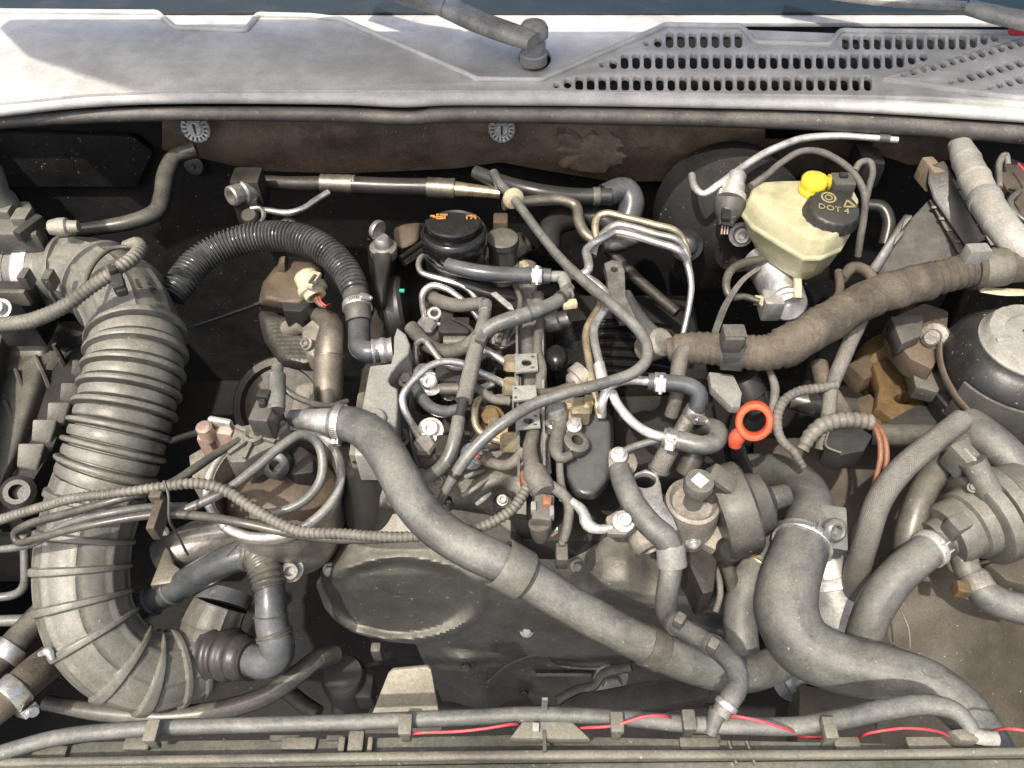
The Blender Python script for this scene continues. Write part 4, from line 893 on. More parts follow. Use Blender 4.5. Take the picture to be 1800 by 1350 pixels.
# injectors
for i, (px, py, z) in enumerate(((752,585,.82),(745,668,.82),(748,795,.82))):
    t = thing('injector', ['fuel injector at the rear with socket bolt beside it','fuel injector in the middle with dark electrical plug','front fuel injector below the large steel line'][i], 'injector', P(px,py,.78), 'fuel injectors')
    c = P(px,py,z); part('body', M().lathe(c-Z3*.04, c+Vector((.1,-.2,1)), [(0,.015),(.03,.015),(.032,.013),(.045,.013),(.048,.010)], 20), 'cast_dark', t)
    part('union_nut', M().lathe(c+Z3*.004, c+Vector((0,-.15,1)), [(0,.013),(.012,.013),(.015,.010)], 6), 'steel_dull', t)
    m = M(); q = P(px+48, py-4, z+.01); m.box(q, (.034,.026,.02)); part('plug', m, 'plastic_black', t, bev=.003)
    m = M(); m.lathe(P(px+28,py+16,z+.012), P(px+72,py+16,z+.012), [(0,.007),(.026,.007)], 14); part('plug_bar', m, 'plastic_dirty', t)
    bpx = [(765,557),(757,676),(757,757)][i]
    part('clamp_bolt', bolt_m(M(), P(*bpx, z+.012), Vector((0,-.35,1)), .0085, 'sock', 1.6), 'steel', t)
# fuel rail
fr = thing('fuel_rail', 'dark common rail with three flat steel clips between injectors and intake', 'fuel rail', P(925,860,.78))
part('rail', M().tube(Path([(928,470,.835),(928,600,.838),(930,720,.838),(938,840,.838)], r=17, ds=.006), seg=28), 'steel_dull', fr)
part('wire_duct', M().tube(Path([(945,520,.842),(948,640,.845),(952,720,.845),(958,830,.845)], r=12, ds=.004), seg=20), 'steel_dull', fr)
for px, py in ((898,640),(896,680),(893,778),(872,752)):
    q = P(px,py,.848); part('union_nut', M().lathe(q+X3*.012, q-X3, [(0,.011),(.016,.011),(.020,.008)], 6), 'zinc_yellow', fr)
for (x,y,w_,h) in ((925,637,42,34),(922,690,44,28),(928,739,44,30)):
    ou = [(x-w_/2,y-h/2+2),(x+w_/2-2,y-h/2),(x+w_/2,y+h/2-4),(x-w_/2+2,y+h/2)]
    hs = [slot(x+w_/2-9,y-h/2+6,7,4), slot(x+w_/2-9,y+h/2-9,7,4)] if h > 29 else [slot(x-w_/2+7,y-h/2+6,5,4), slot(x-w_/2+7,y+h/2-6,5,4)]
    if h > 29: hs.append([(x+w_*.02+9*math.cos(a)*1.0, y+6*math.sin(a)) for a in [2*math.pi*q/14 for q in range(14)]])
    link(holed(ou, hs, ('z',.872), .0035, bev=.0006), 'clip', 'plate_grey', fr)
    m = M(); addbx(m, x-w_/2+2, y, .870, 3, h, .03); part('clip_side', m, 'plate_grey', fr, bev=.0008)
hose('rail_harness', 'tape wrapped harness lying along the fuel rail', 'cable', [(950,560,.86,8),(945,620,.86,9),(952,650,.862,10),(945,700,.85,10),(938,755,.856,11),(932,790,.862,13),(938,830,.87,15),(945,865,.872,15)], 'tape_grey', mod=taped(.013,.06,5,.08), seg=20)
hose('glow_plug_lead', 'taped glow plug lead with orange end plugging in at the right of the injector', 'cable', [(842,804,.84,7),(860,812,.845,9),(890,818,.85,10),(908,808,.855,10),(920,790,.86,10)], 'tape_grey', mod=taped(.013,.05,2))
c = P(828,802,.84); t = thing('glow_plug', 'shiny steel glow plug top with an orange tip', 'glow plug', P(828,808,.80))
part('nut', bolt_m(M(), c, Vector((.6,-.4,.7)), .009, 'hex'), 'steel', t); part('tip', M().tube(Path([(828,800,.846,5),(845,804,.846,5)], ds=.003), seg=10), 'orange_dark', t)
hose('rail_lead', 'dark taped lead climbing over the fuel rail near the second clip', 'cable', [(832,678,.85),(850,690,.853),(868,702,.853),(895,705,.85)], 'tape_grey', r=8, mod=taped(.012,.05,7))
hose('rail_connector_lead', 'rough braided lead joining the rail to the intake sensor', 'cable', [(950,690,.862,7),(975,688,.865,8),(1000,682,.868,9),(1010,678,.868,9)], 'tape_brown', mod=taped(.01,.1,3,.15))
c1, c2 = P(1002,678,.862), P(1030,655,.868); L_ = (c2-c1).length
solo('rail_sensor', M().lathe(c1, c2, [(0,.007),(.004,.011),(L_*.4,.011),(L_*.42,.015),(L_*.95,.015),(L_,.012)], 20), 'cast_alu', 'dusty brass toned sensor screwed in beside the bright pipes', 'sensor')
# lower front engine cover with recessed bolts
def lc(u, v):
    x = 640+u*285; yt = lerp_tab([(640,800),(700,818),(760,812),(820,795),(870,785),(925,790)], x); yb = lerp_tab([(640,895),(760,878),(925,905)], x)
    y = yt+(yb-yt)*v; z = .812 - .03*v*v + .006*math.exp(-((x-860)/40)**2-((y-850)/20)**2) + .008*math.sin(x*.045+y*.06)*sm(u*6)*sm((1-u)*6)
    return P(x, y, z)
t = thing('front_engine_cover', 'dark moulded front engine cover with recessed bolts and raised ribs', 'engine cover', P(780,890,.76))
part('cover', surf(48, 20, lc, Vector((0,.02,-.05))), 'cover_dark', t)
for (px,py,r_) in ((883,868,19),(787,872,9)):
    c = P(px,py,.815); k = mpp(c); part('bolt_well', M().lathe(c-Z3*.02, c+Vector((0,-.3,1)), [(0,r_*k),(.022,r_*k),(.024,r_*k*.93),(.022,r_*k*.86),(.006,r_*k*.8),(.006,.001)], 32), 'plastic_black', t)
    part('bolt', bolt_m(M(), c-Z3*.012, Vector((0,-.3,1)), r_*k*.42, 'sock', 1.3), 'steel_dull', t)
for (x0,y0,x1,y1) in ((812,872,858,842),(818,838,852,826),(838,886,862,868)):
    m = M(); m.tube(Path([(x0,y0,.815,4),((x0+x1)/2,(y0+y1)/2,.82,5),(x1,y1,.816,3)], ds=.004), seg=10); part('rib', m, 'plate_grey', t)
c = P(627,800,.85); k = mpp(c)
t = thing('rubber_mount', 'black rubber ball mount for the engine cover under the large hose', 'mount', P(628,850,.77))
part('ball', M().sphere(c, 16*k, 22, 14), 'plastic_gloss', t); b0 = Vector((c.x,c.y,.75)); part('post', M().lathe(b0, b0+Z3, [(0,.03),(.04,.026),(.07,.016),(.09,.010)], 24), 'plastic_black', t)
# the large coolant pipe across the front
bigp = [(585,742,.872,30),(625,748,.875,33),(662,775,.88,35),(695,825,.885,36),(725,880,.885,36),(765,925,.882,36),(820,962,.88,36),(880,990,.875,36),(935,1022,.86,36),(1000,1062,.845,36),(1075,1103,.83,36),(1150,1140,.815,36),(1225,1172,.79,35),(1300,1186,.765,34),(1355,1172,.745,34),(1400,1140,.73,33)]
t, pa = hose('coolant_crossover_hose', 'large smooth grey coolant hose running diagonally across the timing cover', 'hose', bigp, 'hose_matt', seg=64, mod=seamed(1,.02,.6), clamps=[((600,744), dict(wpx=14, style='worm', ang=165)),((1150,1140), dict(wpx=34, style='none', mt='plastic_dirty', k=1.04)),((920,1012), dict(wpx=20, style='none', mt='rubber_dusty', k=1.03))])
c, T, r_ = pa.at(pa.near(898,1000)); up2 = Vector((0,-.3,1)); up2 = (up2-T*up2.dot(T)).normalized(); sd = T.cross(up2)
rot = Matrix(((T.x,sd.x,up2.x),(T.y,sd.y,up2.y),(T.z,sd.z,up2.z)))
m = M(); n_ = 20; w_ = .026
o_, i_ = [], []
for q in range(n_+1):
    a = -math.pi*.62+math.pi*1.24*q/n_; d_ = up2*math.cos(a)+sd*math.sin(a); o_.append(c+d_*r_*1.30); i_.append(c+d_*r_*1.17)
lp = o_+i_[::-1]; m.loft([[p-T*w_/2 for p in lp],[p+T*w_/2 for p in lp]]); part('holder', m, 'duct_grey', t, bev=.001, label='open grey plastic holder gripping the hose')
hose('inlet_stub', 'pale metal pipe stub entering the large hose clamp', 'pipe', [(515,735,.855,16),(545,738,.865,20),(575,741,.87,24),(600,744,.873,26)], 'alu', seg=24)
# timing cover
tc_top = [(556,1020),(566,975),(585,942),(610,920),(650,902),(700,892),(780,888),(850,893),(900,905),(915,935),(930,962),(1000,970),(1030,962),(1060,950),(1100,948),(1140,962),(1180,968),(1225,990),(1260,1020),(1285,1070)]
tc_bot = [(556,1030),(570,1068),(590,1092),(620,1112),(680,1128),(760,1135),(900,1150),(1050,1162),(1150,1160),(1220,1140),(1265,1110),(1285,1078)]
def tcf(u, v):
    uu = .5-.5*math.cos(math.pi*u); uu = .35*uu+.65*u
    x = 556.5+uu*728; yt = lerp_tab(tc_top, x); yb = lerp_tab(tc_bot, x); y = yt+(yb-yt)*v
    dep = lerp_tab([(0,-.098),(.2,-.125),(.34,-.147),(.42,-.157),(.5,-.162),(.62,-.165),(1,-.166)], v)
    e = min(uu*8, (1-uu)*12); dep += .06*(1-min(e,1))**2.2 if e < 1 else 0
    q = math.hypot((x-705)/138, (y-1052)/72); dep -= .003*math.exp(-((q-1.02)/.10)**2) - .008*sm((1.0-q)/.22)
    q2 = math.hypot((x-1085)/55, (y-990)/48); dep -= .02*math.exp(-q2*q2)
    
    dep += .003*noise.noise(Vector((x*.013,y*.013,1)))
    return PY(x, y, dep)
t = thing('timing_belt_cover', 'large dusty dark plastic timing belt cover with round dish at its left lobe', 'timing cover', PY(800,1140,-.19))
part('cover', surf(150, 60, tcf, Vector((0,.07,-.01))), 'cover_dark', t)
m = M(); c = tcf(.23, .66); m.lathe(c+Vector((0,.01,0)), c+Vector((0,-.9,.4)), [(0,.006),(.009,.006),(.010,.004)], 20); part('centre_mark', m, 'cover_dark', t)
for px_, py_ in ((590,1000),(1000,1000),(1215,1040),(925,1110)):
    uu = (px_-556.5)/728; c = tcf(uu, (py_-lerp_tab(tc_top, px_))/(lerp_tab(tc_bot, px_)-lerp_tab(tc_top, px_))); part('cover_bolt', bolt_m(M(), c+Vector((0,.002,-.001)), Vector((0,-.7,.7)), .0055, 'hex', 1.5), 'steel_dull', t)
m = M(); addbx(m, 660,1137,.60,18,16,.03); part('foot', m, 'plastic_dirty', t, bev=.003)
m = M(); m.prism([P(x,y,.79) for x,y in ((757,918),(905,912),(905,985),(880,985),(800,960))], Vector((0,0,-.004)))
t = thing('lower_timing_cover', 'black lower timing cover with bolt boss below the dusty upper cover', 'timing cover', PY(950,1260,-.17))
def ltf(u, v):
    xl = lerp_tab([(1110,720),(1180,752),(1320,820)], 1110+v*210); x = xl+u*(1310-xl); y = 1110+v*210
    d_ = -.145 + .008*noise.noise(Vector((x*.01,y*.012,2))) - .012*math.exp(-((x-815-(y-1165)*.45)/30)**2)*sm((y-1140)/20)*(1-sm((y-1235)/20))
    d_ -= .010*sm((x-930)/8)*(1-sm((x-1040)/8))*sm((y-1180)/6)
    return PY(x, y, d_)
part('cover', surf(80, 40, ltf, Vector((0,.05,0))), 'cover_lower', t)
for px, py, r_ in ((819,1167,9),(921,1214,7)):
    c = PY(px,py,-.158); part('bolt', bolt_m(M(), c, Vector((0,-1,.3)), r_*mpp(c), 'hex'), 'cast_dark', t)
for pts in ([(855,1200,.0),(900,1165,.0),(950,1150,.0),(985,1170,.0),(1060,1175,.0),(1130,1160,.0)],):
    w_ = [tuple(PY(x,y,-.156))+(.0018,) for x,y,_ in pts]; part('seam', M().tube(Path(w_, pixel=False, ds=.005), seg=8), 'cover_lower', t)
t = thing('tensioner_bolt', 'steel flanged bolt on a curved bracket below the large hose', 'bolt', PY(1072,1200,-.19))
c = PY(1072,1192,-.175); part('head', bolt_m(M(), c, Vector((.15,-.9,.5)), .013, 'hex', 1.8), 'steel_dull', t)
m = M(); m.tube(Path([(980,1232,.54,6),(1010,1215,.55,6),(1045,1205,.56,6),(1060,1185,.57,6),(1110,1172,.585,6)], ds=.005), seg=10, sx=1.6); part('bracket', m, 'cast_dark', t)
m = M(); m.prism([P(x,y,.56) for x,y in ((980,1245),(1020,1218),(1165,1190),(1250,1195),(1250,1225),(1060,1262))], Vector((0,0,-.03))); solo('engine_bracket', m, 'cast_dark', 'long dark engine mount bracket low in front of the lower timing cover', 'bracket', bev=.004)
# harness block above timing cover
t = thing('harness_plug', 'pale grey harness plug with orange lock above the timing cover', 'connector', P(955,930,.80))
m = M(); addbx(m, 955,890,.872,36,46,.03, rotz(-8)); part('shell', m, 'tape_grey', t, bev=.003)
m = M(); addbx(m, 962,878,.878,16,16,.012, rotz(-8)); part('lock', m, 'orange_wire', t, bev=.002)
m = M(); addbx(m, 938,888,.876,10,16,.012); addbx(m, 970,896,.876,9,18,.012); part('latch', m, 'plate_grey', t, bev=.002)
c = P(948,920,.86); part('boot', M().lathe(c, P(950,940,.845), [(0,.010),(.012,.009),(.02,.007),(.02,.005)], 18), 'tape_grey', t)
for k, cm in enumerate(('orange_wire','rubber_clean','teal_print','label_white','rubber_clean')):
    part('wire', M().tube(Path([(945+3*k,928,.852,2),(946+4*k,940+k,.845,2),(965+2*k,944-k,.842,2),(980,935-2*k,.845,2)], ds=.002), seg=8), cm, t)
hose('harness_tail', 'taped harness tail bending down to a small black plug', 'cable', [(948,850,.872,13),(975,858,.868,11),(998,880,.862,10),(1000,905,.855,9),(995,935,.845,9),(990,950,.84,8)], 'tape_grey', mod=taped(.013,.06,9))
m = M(); addbx(m, 988,968,.838,22,32,.02); addbx(m, 988,952,.842,13,12,.014); solo('small_plug', m, 'plastic_dirty', 'small dark plug hanging on the harness tail over the timing cover', 'connector', bev=.003)
t = thing('harness_wrap', 'bundle of pale tape with orange tan connector at the foot of the rail', 'cable bundle', P(945,850,.84))
c1, c2 = P(935,822,.872), P(955,862,.872); part('wrap', M().lathe(c1, c2, [(0,.009),(.006,.0115),(.022,.012),(.03,.010)], 22, mod=lambda d_, th: 1+.08*noise.noise(Vector((d_*200, math.cos(th)*2, math.sin(th)*2)))), 'tape_grey', t)
m = M(); addbx(m, 922,838,.87,14,26,.02, rotz(10)); part('tan_plug', m, 'orange_wire', t, bev=.004)
hose('ground_strap', 'bright braided earth strap bolted above the timing cover', 'cable', [(985,875,.862,6),(1010,885,.862,8),(1025,900,.862,10),(1033,922,.86,12),(1050,930,.858,9),(1075,928,.856,7)], 'alu_white', mod=corr(.006,.05), seg=14)
m = M(); m.prism([P(x,y,.858) for x,y in ((1065,908),(1085,896),(1105,905),(1120,925),(1100,940),(1068,938))], Vector((0,0,-.008))); t = thing('strap_lug', 'dull bracket with a bright socket bolt holding the earth strap', 'bracket', P(1090,940,.85)); part('lug', m, 'cast_alu', t, bev=.002)
bolt(t, 1096,917,.861, 13, kind='sock', mt='alu'); 
c1, c2 = P(1128,930,.83), P(1137,950,.828); solo('drain_plug', M().lathe(c1, c2, [(0,.016),(.018,.016),(.022,.012),(.022,.008),(.014,.007)], 20), 'cast_alu', 'small dusty hollow plug beside the grey water pipe', 'plug')
# intake manifold plastics (dark grey)
t = thing('intake_manifold', 'smooth dark grey plastic intake runner right of the fuel rail', 'intake manifold', P(1030,860,.74))
ol = [(985,730),(1010,718),(1060,715),(1078,735),(1080,790),(1072,850),(1045,880),(1010,875),(992,840),(985,790)]
cx_, cy_ = 1032, 795
part('runner', M().loft([[P(x,y,.76) for x,y in ol],[P(x,y,.83) for x,y in ol],[P(cx_+(x-cx_)*.86,cy_+(y-cy_)*.9,.85) for x,y in ol]]), 'runner_grey', t, bev=.010, seg=4)
c = P(1010,782,.862); part('vacuum_port', M().lathe(P(1000,800,.845), c, [(0,.010),(.014,.010),(.016,.013),(.024,.013),(.026,.010),(.026,.006),(.01,.006)], 18), 'plastic_dirty', t)
hose('manifold_hose', 'grey hose bending over the intake runner', 'hose', [(992,700,.868,9),(985,745,.868,13),(978,790,.868,13),(985,805,.866,10),(1004,800,.866,8)], 'tape_grey', mod=soft(12,.05), seg=16)
hose('manifold_line', 'straight pale line dropping along the runner to the harness', 'pipe', [(984,800,.86),(985,840,.858),(992,868,.856),(1010,885,.853)], 'rubber_grey', r=7)
t = thing('manifold_flange', 'dusty zinc flange with two bolts at the foot of the bright pipes', 'flange', P(1010,740,.83))
m = M(); m.prism([P(x,y,.868) for x,y in ((966,720),(985,700),(1035,702),(1040,718),(1022,735),(1024,752),(1010,766),(985,762),(970,745))], Vector((0,0,-.012))); part('plate', m, 'cast_alu', t, bev=.003)
bolt(t, 1000,708,.872, 9, mt='zinc_yellow'); bolt(t, 1009,748,.872, 9, mt='steel')
c1, c2 = P(976,752,.85), P(977,722,.875); part('nipple', M().lathe(c1, c2, [(0,.011),(.01,.011),(.012,.009),(.02,.009),(.022,.010),(.03,.008)], 18), 'steel', t)
# glossy ribbed black air box behind the pipes
t = thing('intake_cover', 'glossy black ribbed intake cover behind the bright pipes', 'engine cover', P(1100,640,.74))
def icf(u, v):
    x = 975+u*205; y = 560+v*115+ (x-1075)**2*.0011; z = .80 + .03*math.sin(u*3.14) - .05*v
    z += .006*math.exp(-((v*7-.5) % 1-.5)**2*18)*sm((u-.25)/.1); return P(x, y, z)
part('cover', surf(50, 56, icf, Vector((0,.02,-.05))), 'plastic_gloss', t)
c = P(978,630,.845); part('knob', M().sphere(c, .013, 20, 12, (1,1.3,1)), 'plastic_gloss', t)
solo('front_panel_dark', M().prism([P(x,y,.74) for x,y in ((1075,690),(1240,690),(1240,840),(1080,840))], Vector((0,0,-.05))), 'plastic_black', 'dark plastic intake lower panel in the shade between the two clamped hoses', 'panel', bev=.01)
# bracket arm with hole behind bright pipes
me = holed([(1062,462),(1075,456),(1092,460),(1098,475),(1100,520),(1118,560),(1090,560),(1070,520),(1066,480)], [slot(1080,473,12,10)], ('z',.86), .012, bev=.001)
_solo(me, 'pipe_bracket', 'steel_dull', 'drab upright bracket with a square hole behind the bright pipes', 'bracket')
hose('valve_hose', 'dark thick hose with sunlit edge passing behind the grey cable loop', 'hose', [(1098,520,.84,14),(1120,560,.84,17),(1150,595,.84,20),(1170,605,.84,22)], 'rubber_clean', seg=24)
c = P(1172,592,.855); solo('end_boss', M().lathe(c-Vector((.02,0,.02)), c+Vector((.3,-.3,.6)), [(0,.016),(.03,.016),(.034,.012),(.034,.004)], 26), 'cast_alu', 'dusty round metal boss where the thick harness starts', 'boss')
# bright pipe bundle
G = 'bright fuel and vacuum pipes'
hose('bright_pipe', 'bright pipe curving up and over to the right, lowest of the three parallel ones', 'pipe', [(1000,485,.895,8),(1022,483,.897,8),(1034,474,.90,8),(1033,455,.903,8.5),(1030,442,.905,8),(1040,430,.907,7.5),(1062,418,.91,7.5),(1080,408,.91,7.5),(1100,410,.91,7.5),(1150,425,.905,7.5),(1192,440,.90,7.5),(1207,462,.885,6.5),(1215,500,.87,6),(1210,545,.855,5.5),(1200,590,.84,5)], 'steel', group=G)
hose('bright_pipe', 'bright pipe curving over to the right, middle one of the three parallel pipes', 'pipe', [(1042,450,.89),(1048,428,.895),(1068,404,.90),(1085,395,.903),(1105,398,.903),(1155,412,.897),(1190,422,.892),(1203,440,.88),(1212,480,.865)], 'steel', r=7, group=G)
hose('bright_pipe', 'bright pipe with a tight hairpin, highest of the three parallel ones', 'pipe', [(1050,425,.88),(1046,398,.888),(1052,380,.893),(1068,375,.896),(1090,380,.896),(1150,395,.89),(1185,405,.885),(1200,420,.875),(1210,455,.86)], 'zinc_yellow', r=7, group=G)
hose('bright_pipe', 'yellowed pipe running down to the flange, left of the parallel pair', 'pipe', [(1022,490,.888),(1040,503,.888),(1054,518,.886),(1055,535,.885),(1035,570,.882),(1030,590,.88),(1036,640,.878),(1045,690,.873),(1055,735,.862)], 'zinc_yellow', r=7, group=G)
hose('bright_pipe', 'sunlit pipe with white sleeve running down to the flange, right of the pair', 'pipe', [(1028,486,.892),(1050,500,.892),(1066,518,.89),(1064,540,.89),(1046,572,.888),(1044,590,.887),(1054,640,.884),(1064,690,.876)], 'steel', r=7.5, group=G)
m = M().tube(Path([(1053,640,.886,10),(1060,672,.882,10.5)], ds=.004), seg=18); solo('pipe_sleeve', m, 'alu_white', 'white sleeve pushed over the sunlit pipe', 'sleeve')
m = M(); addbx(m, 1020,712,.875,34,30,.02); addbx(m, 1035,700,.88,16,16,.02); solo('flange_block', m, 'zinc_yellow', 'yellow zinc block joining the pipe pair to the flange', 'fitting', bev=.003)
t = thing('tee_connector', 'grey tee connector joining black hose, bright pipe and cloth hose', 'fitting', P(990,520,.87))
part('body', M().tube(Path([(958,486,.895,10),(1002,486,.895,10)], ds=.003), seg=18), 'plate_grey', t)
part('branch', M().tube(Path([(990,487,.897,12),(995,505,.897,11),(998,520,.897,12)], ds=.003), seg=18), 'plate_grey', t)
m = M(); addbx(m, 1002,530,.897,26,10,.008, rotz(10)); part('tab', m, 'cream', t, bev=.002)
hose('upper_hose', 'thick black rubber hose with steel clamp in front of the filler neck', 'hose', [(786,465,.90,13),(800,470,.90,14),(850,480,.90,14.5),(900,484,.898,14.5),(950,485,.896,14.5),(968,486,.896,14)], 'rubber_clean', clamps=[((943,485), dict(wpx=18, style='worm', ang=90))], seg=26)
m = M(); addbx(m, 922,463,.885,12,12,.015, rotz(30)); solo('hose_tab', m, 'cream', 'small pale tab sticking up behind the hose clamp', 'tab', bev=.001)
hose('inner_dark_hose', 'dark glossy hose in the shadow under the thick black hose', 'hose', [(790,495,.86,10),(830,505,.86,11),(870,518,.855,11),(905,520,.85,10)], 'rubber_black')
# grey cable with the cream grommet, one long loop
t, pa = hose('bowden_cable', 'long grey cable looping round in the middle with a cream grommet near its top', 'cable', [(868,305,.885,9),(880,325,.89,9),(905,352,.895,8.5),(950,412,.905,8.5),(990,460,.912,9),(1030,497,.92,10),(1080,540,.925,10),(1120,578,.922,10.5),(1137,608,.92,10.5),(1135,635,.917,10.5),(1112,656,.915,10.5),(1060,674,.912,10.5),(1000,690,.91,10.5),(940,710,.905,11),(890,740,.90,11),(850,772,.89,11),(820,805,.878,11),(803,830,.868,11),(788,855,.858,9),(772,885,.845,8)], 'rubber_grey', clamps=[((800,838), dict(wpx=9, style='none', mt='plastic_black', k=1.02))], seg=18)
c, T, r_ = pa.at(pa.near(905,350)); part('grommet', M().lathe(c-T*.006, c+T, [(0,r_*1.3),(0,.0125),(.004,.0135),(.007,.0125),(.009,r_*1.2)], 26), 'cream', t)
# clamped hoses right of the pipe pair
G = 'heater pipes with clamps'
hose('looped_pipe', 'bright pipe looping up to the upper worm clamp', 'pipe', [(1058,730,.862),(1058,712,.875),(1065,688,.885),(1080,674,.888),(1105,668,.888),(1150,671,.888)], 'alu_white', r=8.5)
hose('drooping_pipe', 'bright pipe sweeping down to the lower hose clamp', 'pipe', [(1076,690,.882),(1084,708,.88),(1103,733,.876),(1125,752,.874),(1150,764,.872),(1175,769,.87)], 'alu_white', r=8.5)
hose('elbow_rubber_hose', 'short black hose bent through a right angle between two worm clamps', 'hose', [(1138,671,.888,16),(1170,673,.888,16),(1205,677,.888,16),(1226,688,.885,16),(1228,708,.876,16),(1216,730,.862,16)], 'rubber_clean', clamps=[((1158,673), dict(wpx=19, style='worm', ang=100)),((1219,723), dict(wpx=17, style='worm', ang=40))], seg=26)
hose('fitting_pipe', 'dull metal stub below the bent black hose', 'pipe', [(1218,722,.866,14),(1205,745,.853,15),(1192,770,.84,15),(1180,790,.825,13)], 'cast_alu', seg=22)
hose('return_rubber_hose', 'pale grey rubber hose turning back on itself beside the dipstick', 'hose', [(1165,768,.872,17),(1200,776,.872,18),(1235,783,.872,18),(1258,776,.87,18),(1262,760,.866,18),(1245,750,.85,17),(1232,752,.835,15)], 'rubber_grey', clamps=[((1183,771), dict(wpx=19, style='spring', ang=110))], seg=26)
hose('braided_stub', 'short braided hose stub below the lower clamp', 'hose', [(1180,785,.85,17),(1168,805,.845,18),(1158,825,.835,18)], 'rubber_fibre', seg=24, clamps=[((1158,822), dict(wpx=5, style='none', mt='steel_dull'))])
hose('dark_stub', 'second dark hose stub next to the braided one', 'hose', [(1225,790,.84,19),(1215,812,.83,20),(1206,832,.82,20)], 'rubber_dusty', seg=24)
hose('thin_return', 'thin grey line bending behind the lifting bracket', 'pipe', [(1090,805,.85),(1100,792,.853),(1125,782,.856),(1160,772,.86)], 'rubber_grey', r=7)
t = thing('banjo_fitting', 'dusty banjo fitting with a hex bolt by the grey water pipe', 'fitting', P(1095,815,.82))
c = P(1090,808,.845); part('ring', M().lathe(c-Z3*.012, c+Vector((.1,-.2,1)), [(0,.016),(.012,.016),(.014,.012)], 22), 'cast_alu', t); bolt(t, 1088,800,.855, 10, mt='steel')
m = M(); addbx(m, 1108,812,.845,16,24,.02, rotz(-20)); part('arm', m, 'cast_alu', t, bev=.003)
# water pipe down the right of the timing cover
t, pa = hose('water_pipe', 'tan dusted water pipe snaking down from the lifting bracket to the front beam', 'pipe', [(1088,822,.868,19),(1097,850,.868,21),(1113,885,.866,22),(1142,922,.862,23),(1170,948,.855,24),(1180,975,.845,23),(1178,1010,.835,21),(1172,1045,.832,20),(1172,1075,.84,20),(1190,1098,.86,19),(1230,1122,.88,19),(1270,1148,.895,20),(1294,1178,.905,21),(1296,1205,.91,21),(1284,1228,.915,21),(1266,1256,.91,19)], 'hose_matt', seg=30, clamps=[((1180,978), dict(wpx=40, style='none', mt='plate_grey', k=1.1)),((1188,1098), dict(wpx=20, style='none', mt='plastic_dirty', k=1.06)),((1252,1135), dict(wpx=16, style='none', mt='plastic_dirty', k=1.06)),((1276,1240), dict(wpx=10, style='spring', ang=80))], mod=soft(6,.015))
for (x,y) in ((1196,1085),(1255,1130)):
    m = M(); addbx(m, x, y, .915, 18,20,.012, rotz(-35)); part('clip', m, 'plastic_dirty', t, bev=.002)
me = holed([(1108,850),(1115,832),(1135,824),(1156,832),(1162,850),(1166,880),(1182,905),(1192,930),(1180,938),(1150,930),(1125,895),(1112,872)], [[(1134+19*math.cos(a), 844+13*math.sin(a)) for a in [2*math.pi*q/24 for q in range(24)]]], ('z',.852), .008, bev=.0015)
_solo(me, 'lifting_bracket', 'alu', 'flat pale lifting bracket with an oval eye behind the water pipe', 'bracket')

# extra fittings round the injectors, plus edge highlights made as strips
for sx_ in (908, 953):  # bright steel strips stand in for the highlight along both rail edges
    m = M(); a_, b_ = P(sx_,560,.862), P(sx_+4,835,.862); d_ = X3*.0012
    m.loft([[a_-d_,a_+d_,a_+d_-Z3*.012,a_-d_-Z3*.012],[b_-d_,b_+d_,b_+d_-Z3*.012,b_-d_-Z3*.012]]); part('edge_highlight', m, 'steel', fr)
def plate(name, label, cat, pts, z, th, mt, bev=.001):
    m = M(); m.prism([P(x,y,z) for x,y in pts], Vector((0,0,-th))); return solo(name, m, mt, label, cat, bev=bev)
plate('sunlit_plate', 'small plate coloured white for a sunlit patch, lying slanted by the middle injector line', 'plate', ((836,679),(866,668),(870,675),(842,688)), .845, .003, 'alu_white')  # sunlit white is put into the plate's pale colour
plate('loom_clip', 'bent bright loom clip above the fuel rail end', 'clip', ((862,515),(872,512),(900,535),(904,545),(894,542)), .872, .003, 'alu_white')
plate('mounting_bracket', 'dusty mounting foot of the rail beside the hooked injector line', 'bracket', ((848,762),(905,757),(906,775),(850,782)), .828, .01, 'cast_alu', .002)
plate('mounting_bracket', 'dull rail mounting foot level with the second clip', 'bracket', ((846,694),(900,690),(902,703),(850,706)), .830, .01, 'steel_dull', .002)
c = P(862,737,.835); solo('rail_bolt', bolt_m(M(), c, Vector((0,-.3,1)), .010, 'hex', 1.5), 'rust', 'rusty bolt between the hooked injector line and the grey cable', 'bolt')
for i, (px, py, lab) in enumerate(((704,770,'small dark stud bolt at the front edge of the rocker plate'),(790,690,'dark socket bolt among the injector plugs'),(770,850,'dark socket bolt under the lower end of the braided line'),(880,600,'dull socket bolt behind the top rail clip'))):
    c = P(px,py,.80+.01*(i%2)); solo('socket_bolt', bolt_m(M(), c, Vector((0,-.3,1)), .007, 'sock', 1.5), 'steel_dull', lab, 'bolt', 'socket bolts on the cylinder head')
G = 'thin leads on the engine'
hose('thin_engine_lead', 'thin dark lead tracking from the injector plug to the rail', 'cable', [(795,560,.84),(820,572,.845),(850,600,.85),(880,612,.855),(905,600,.858)], 'rubber_black', r=4)
hose('thin_engine_lead', 'thin dark lead looping past the middle injector bolt', 'cable', [(800,665,.835),(818,690,.84),(840,712,.842),(842,740,.84),(826,770,.835)], 'rubber_black', r=4)
hose('thin_engine_lead', 'thin dark lead hanging under the large steel line', 'cable', [(722,700,.84),(718,740,.84),(724,780,.835),(735,820,.83)], 'rubber_black', r=4)
hose('thin_engine_lead', 'thin lead with pale tape crossing behind the thick black hose', 'cable', [(905,500,.87),(915,530,.868),(905,560,.866),(890,585,.862),(885,610,.858)], 'tape_grey', r=5)
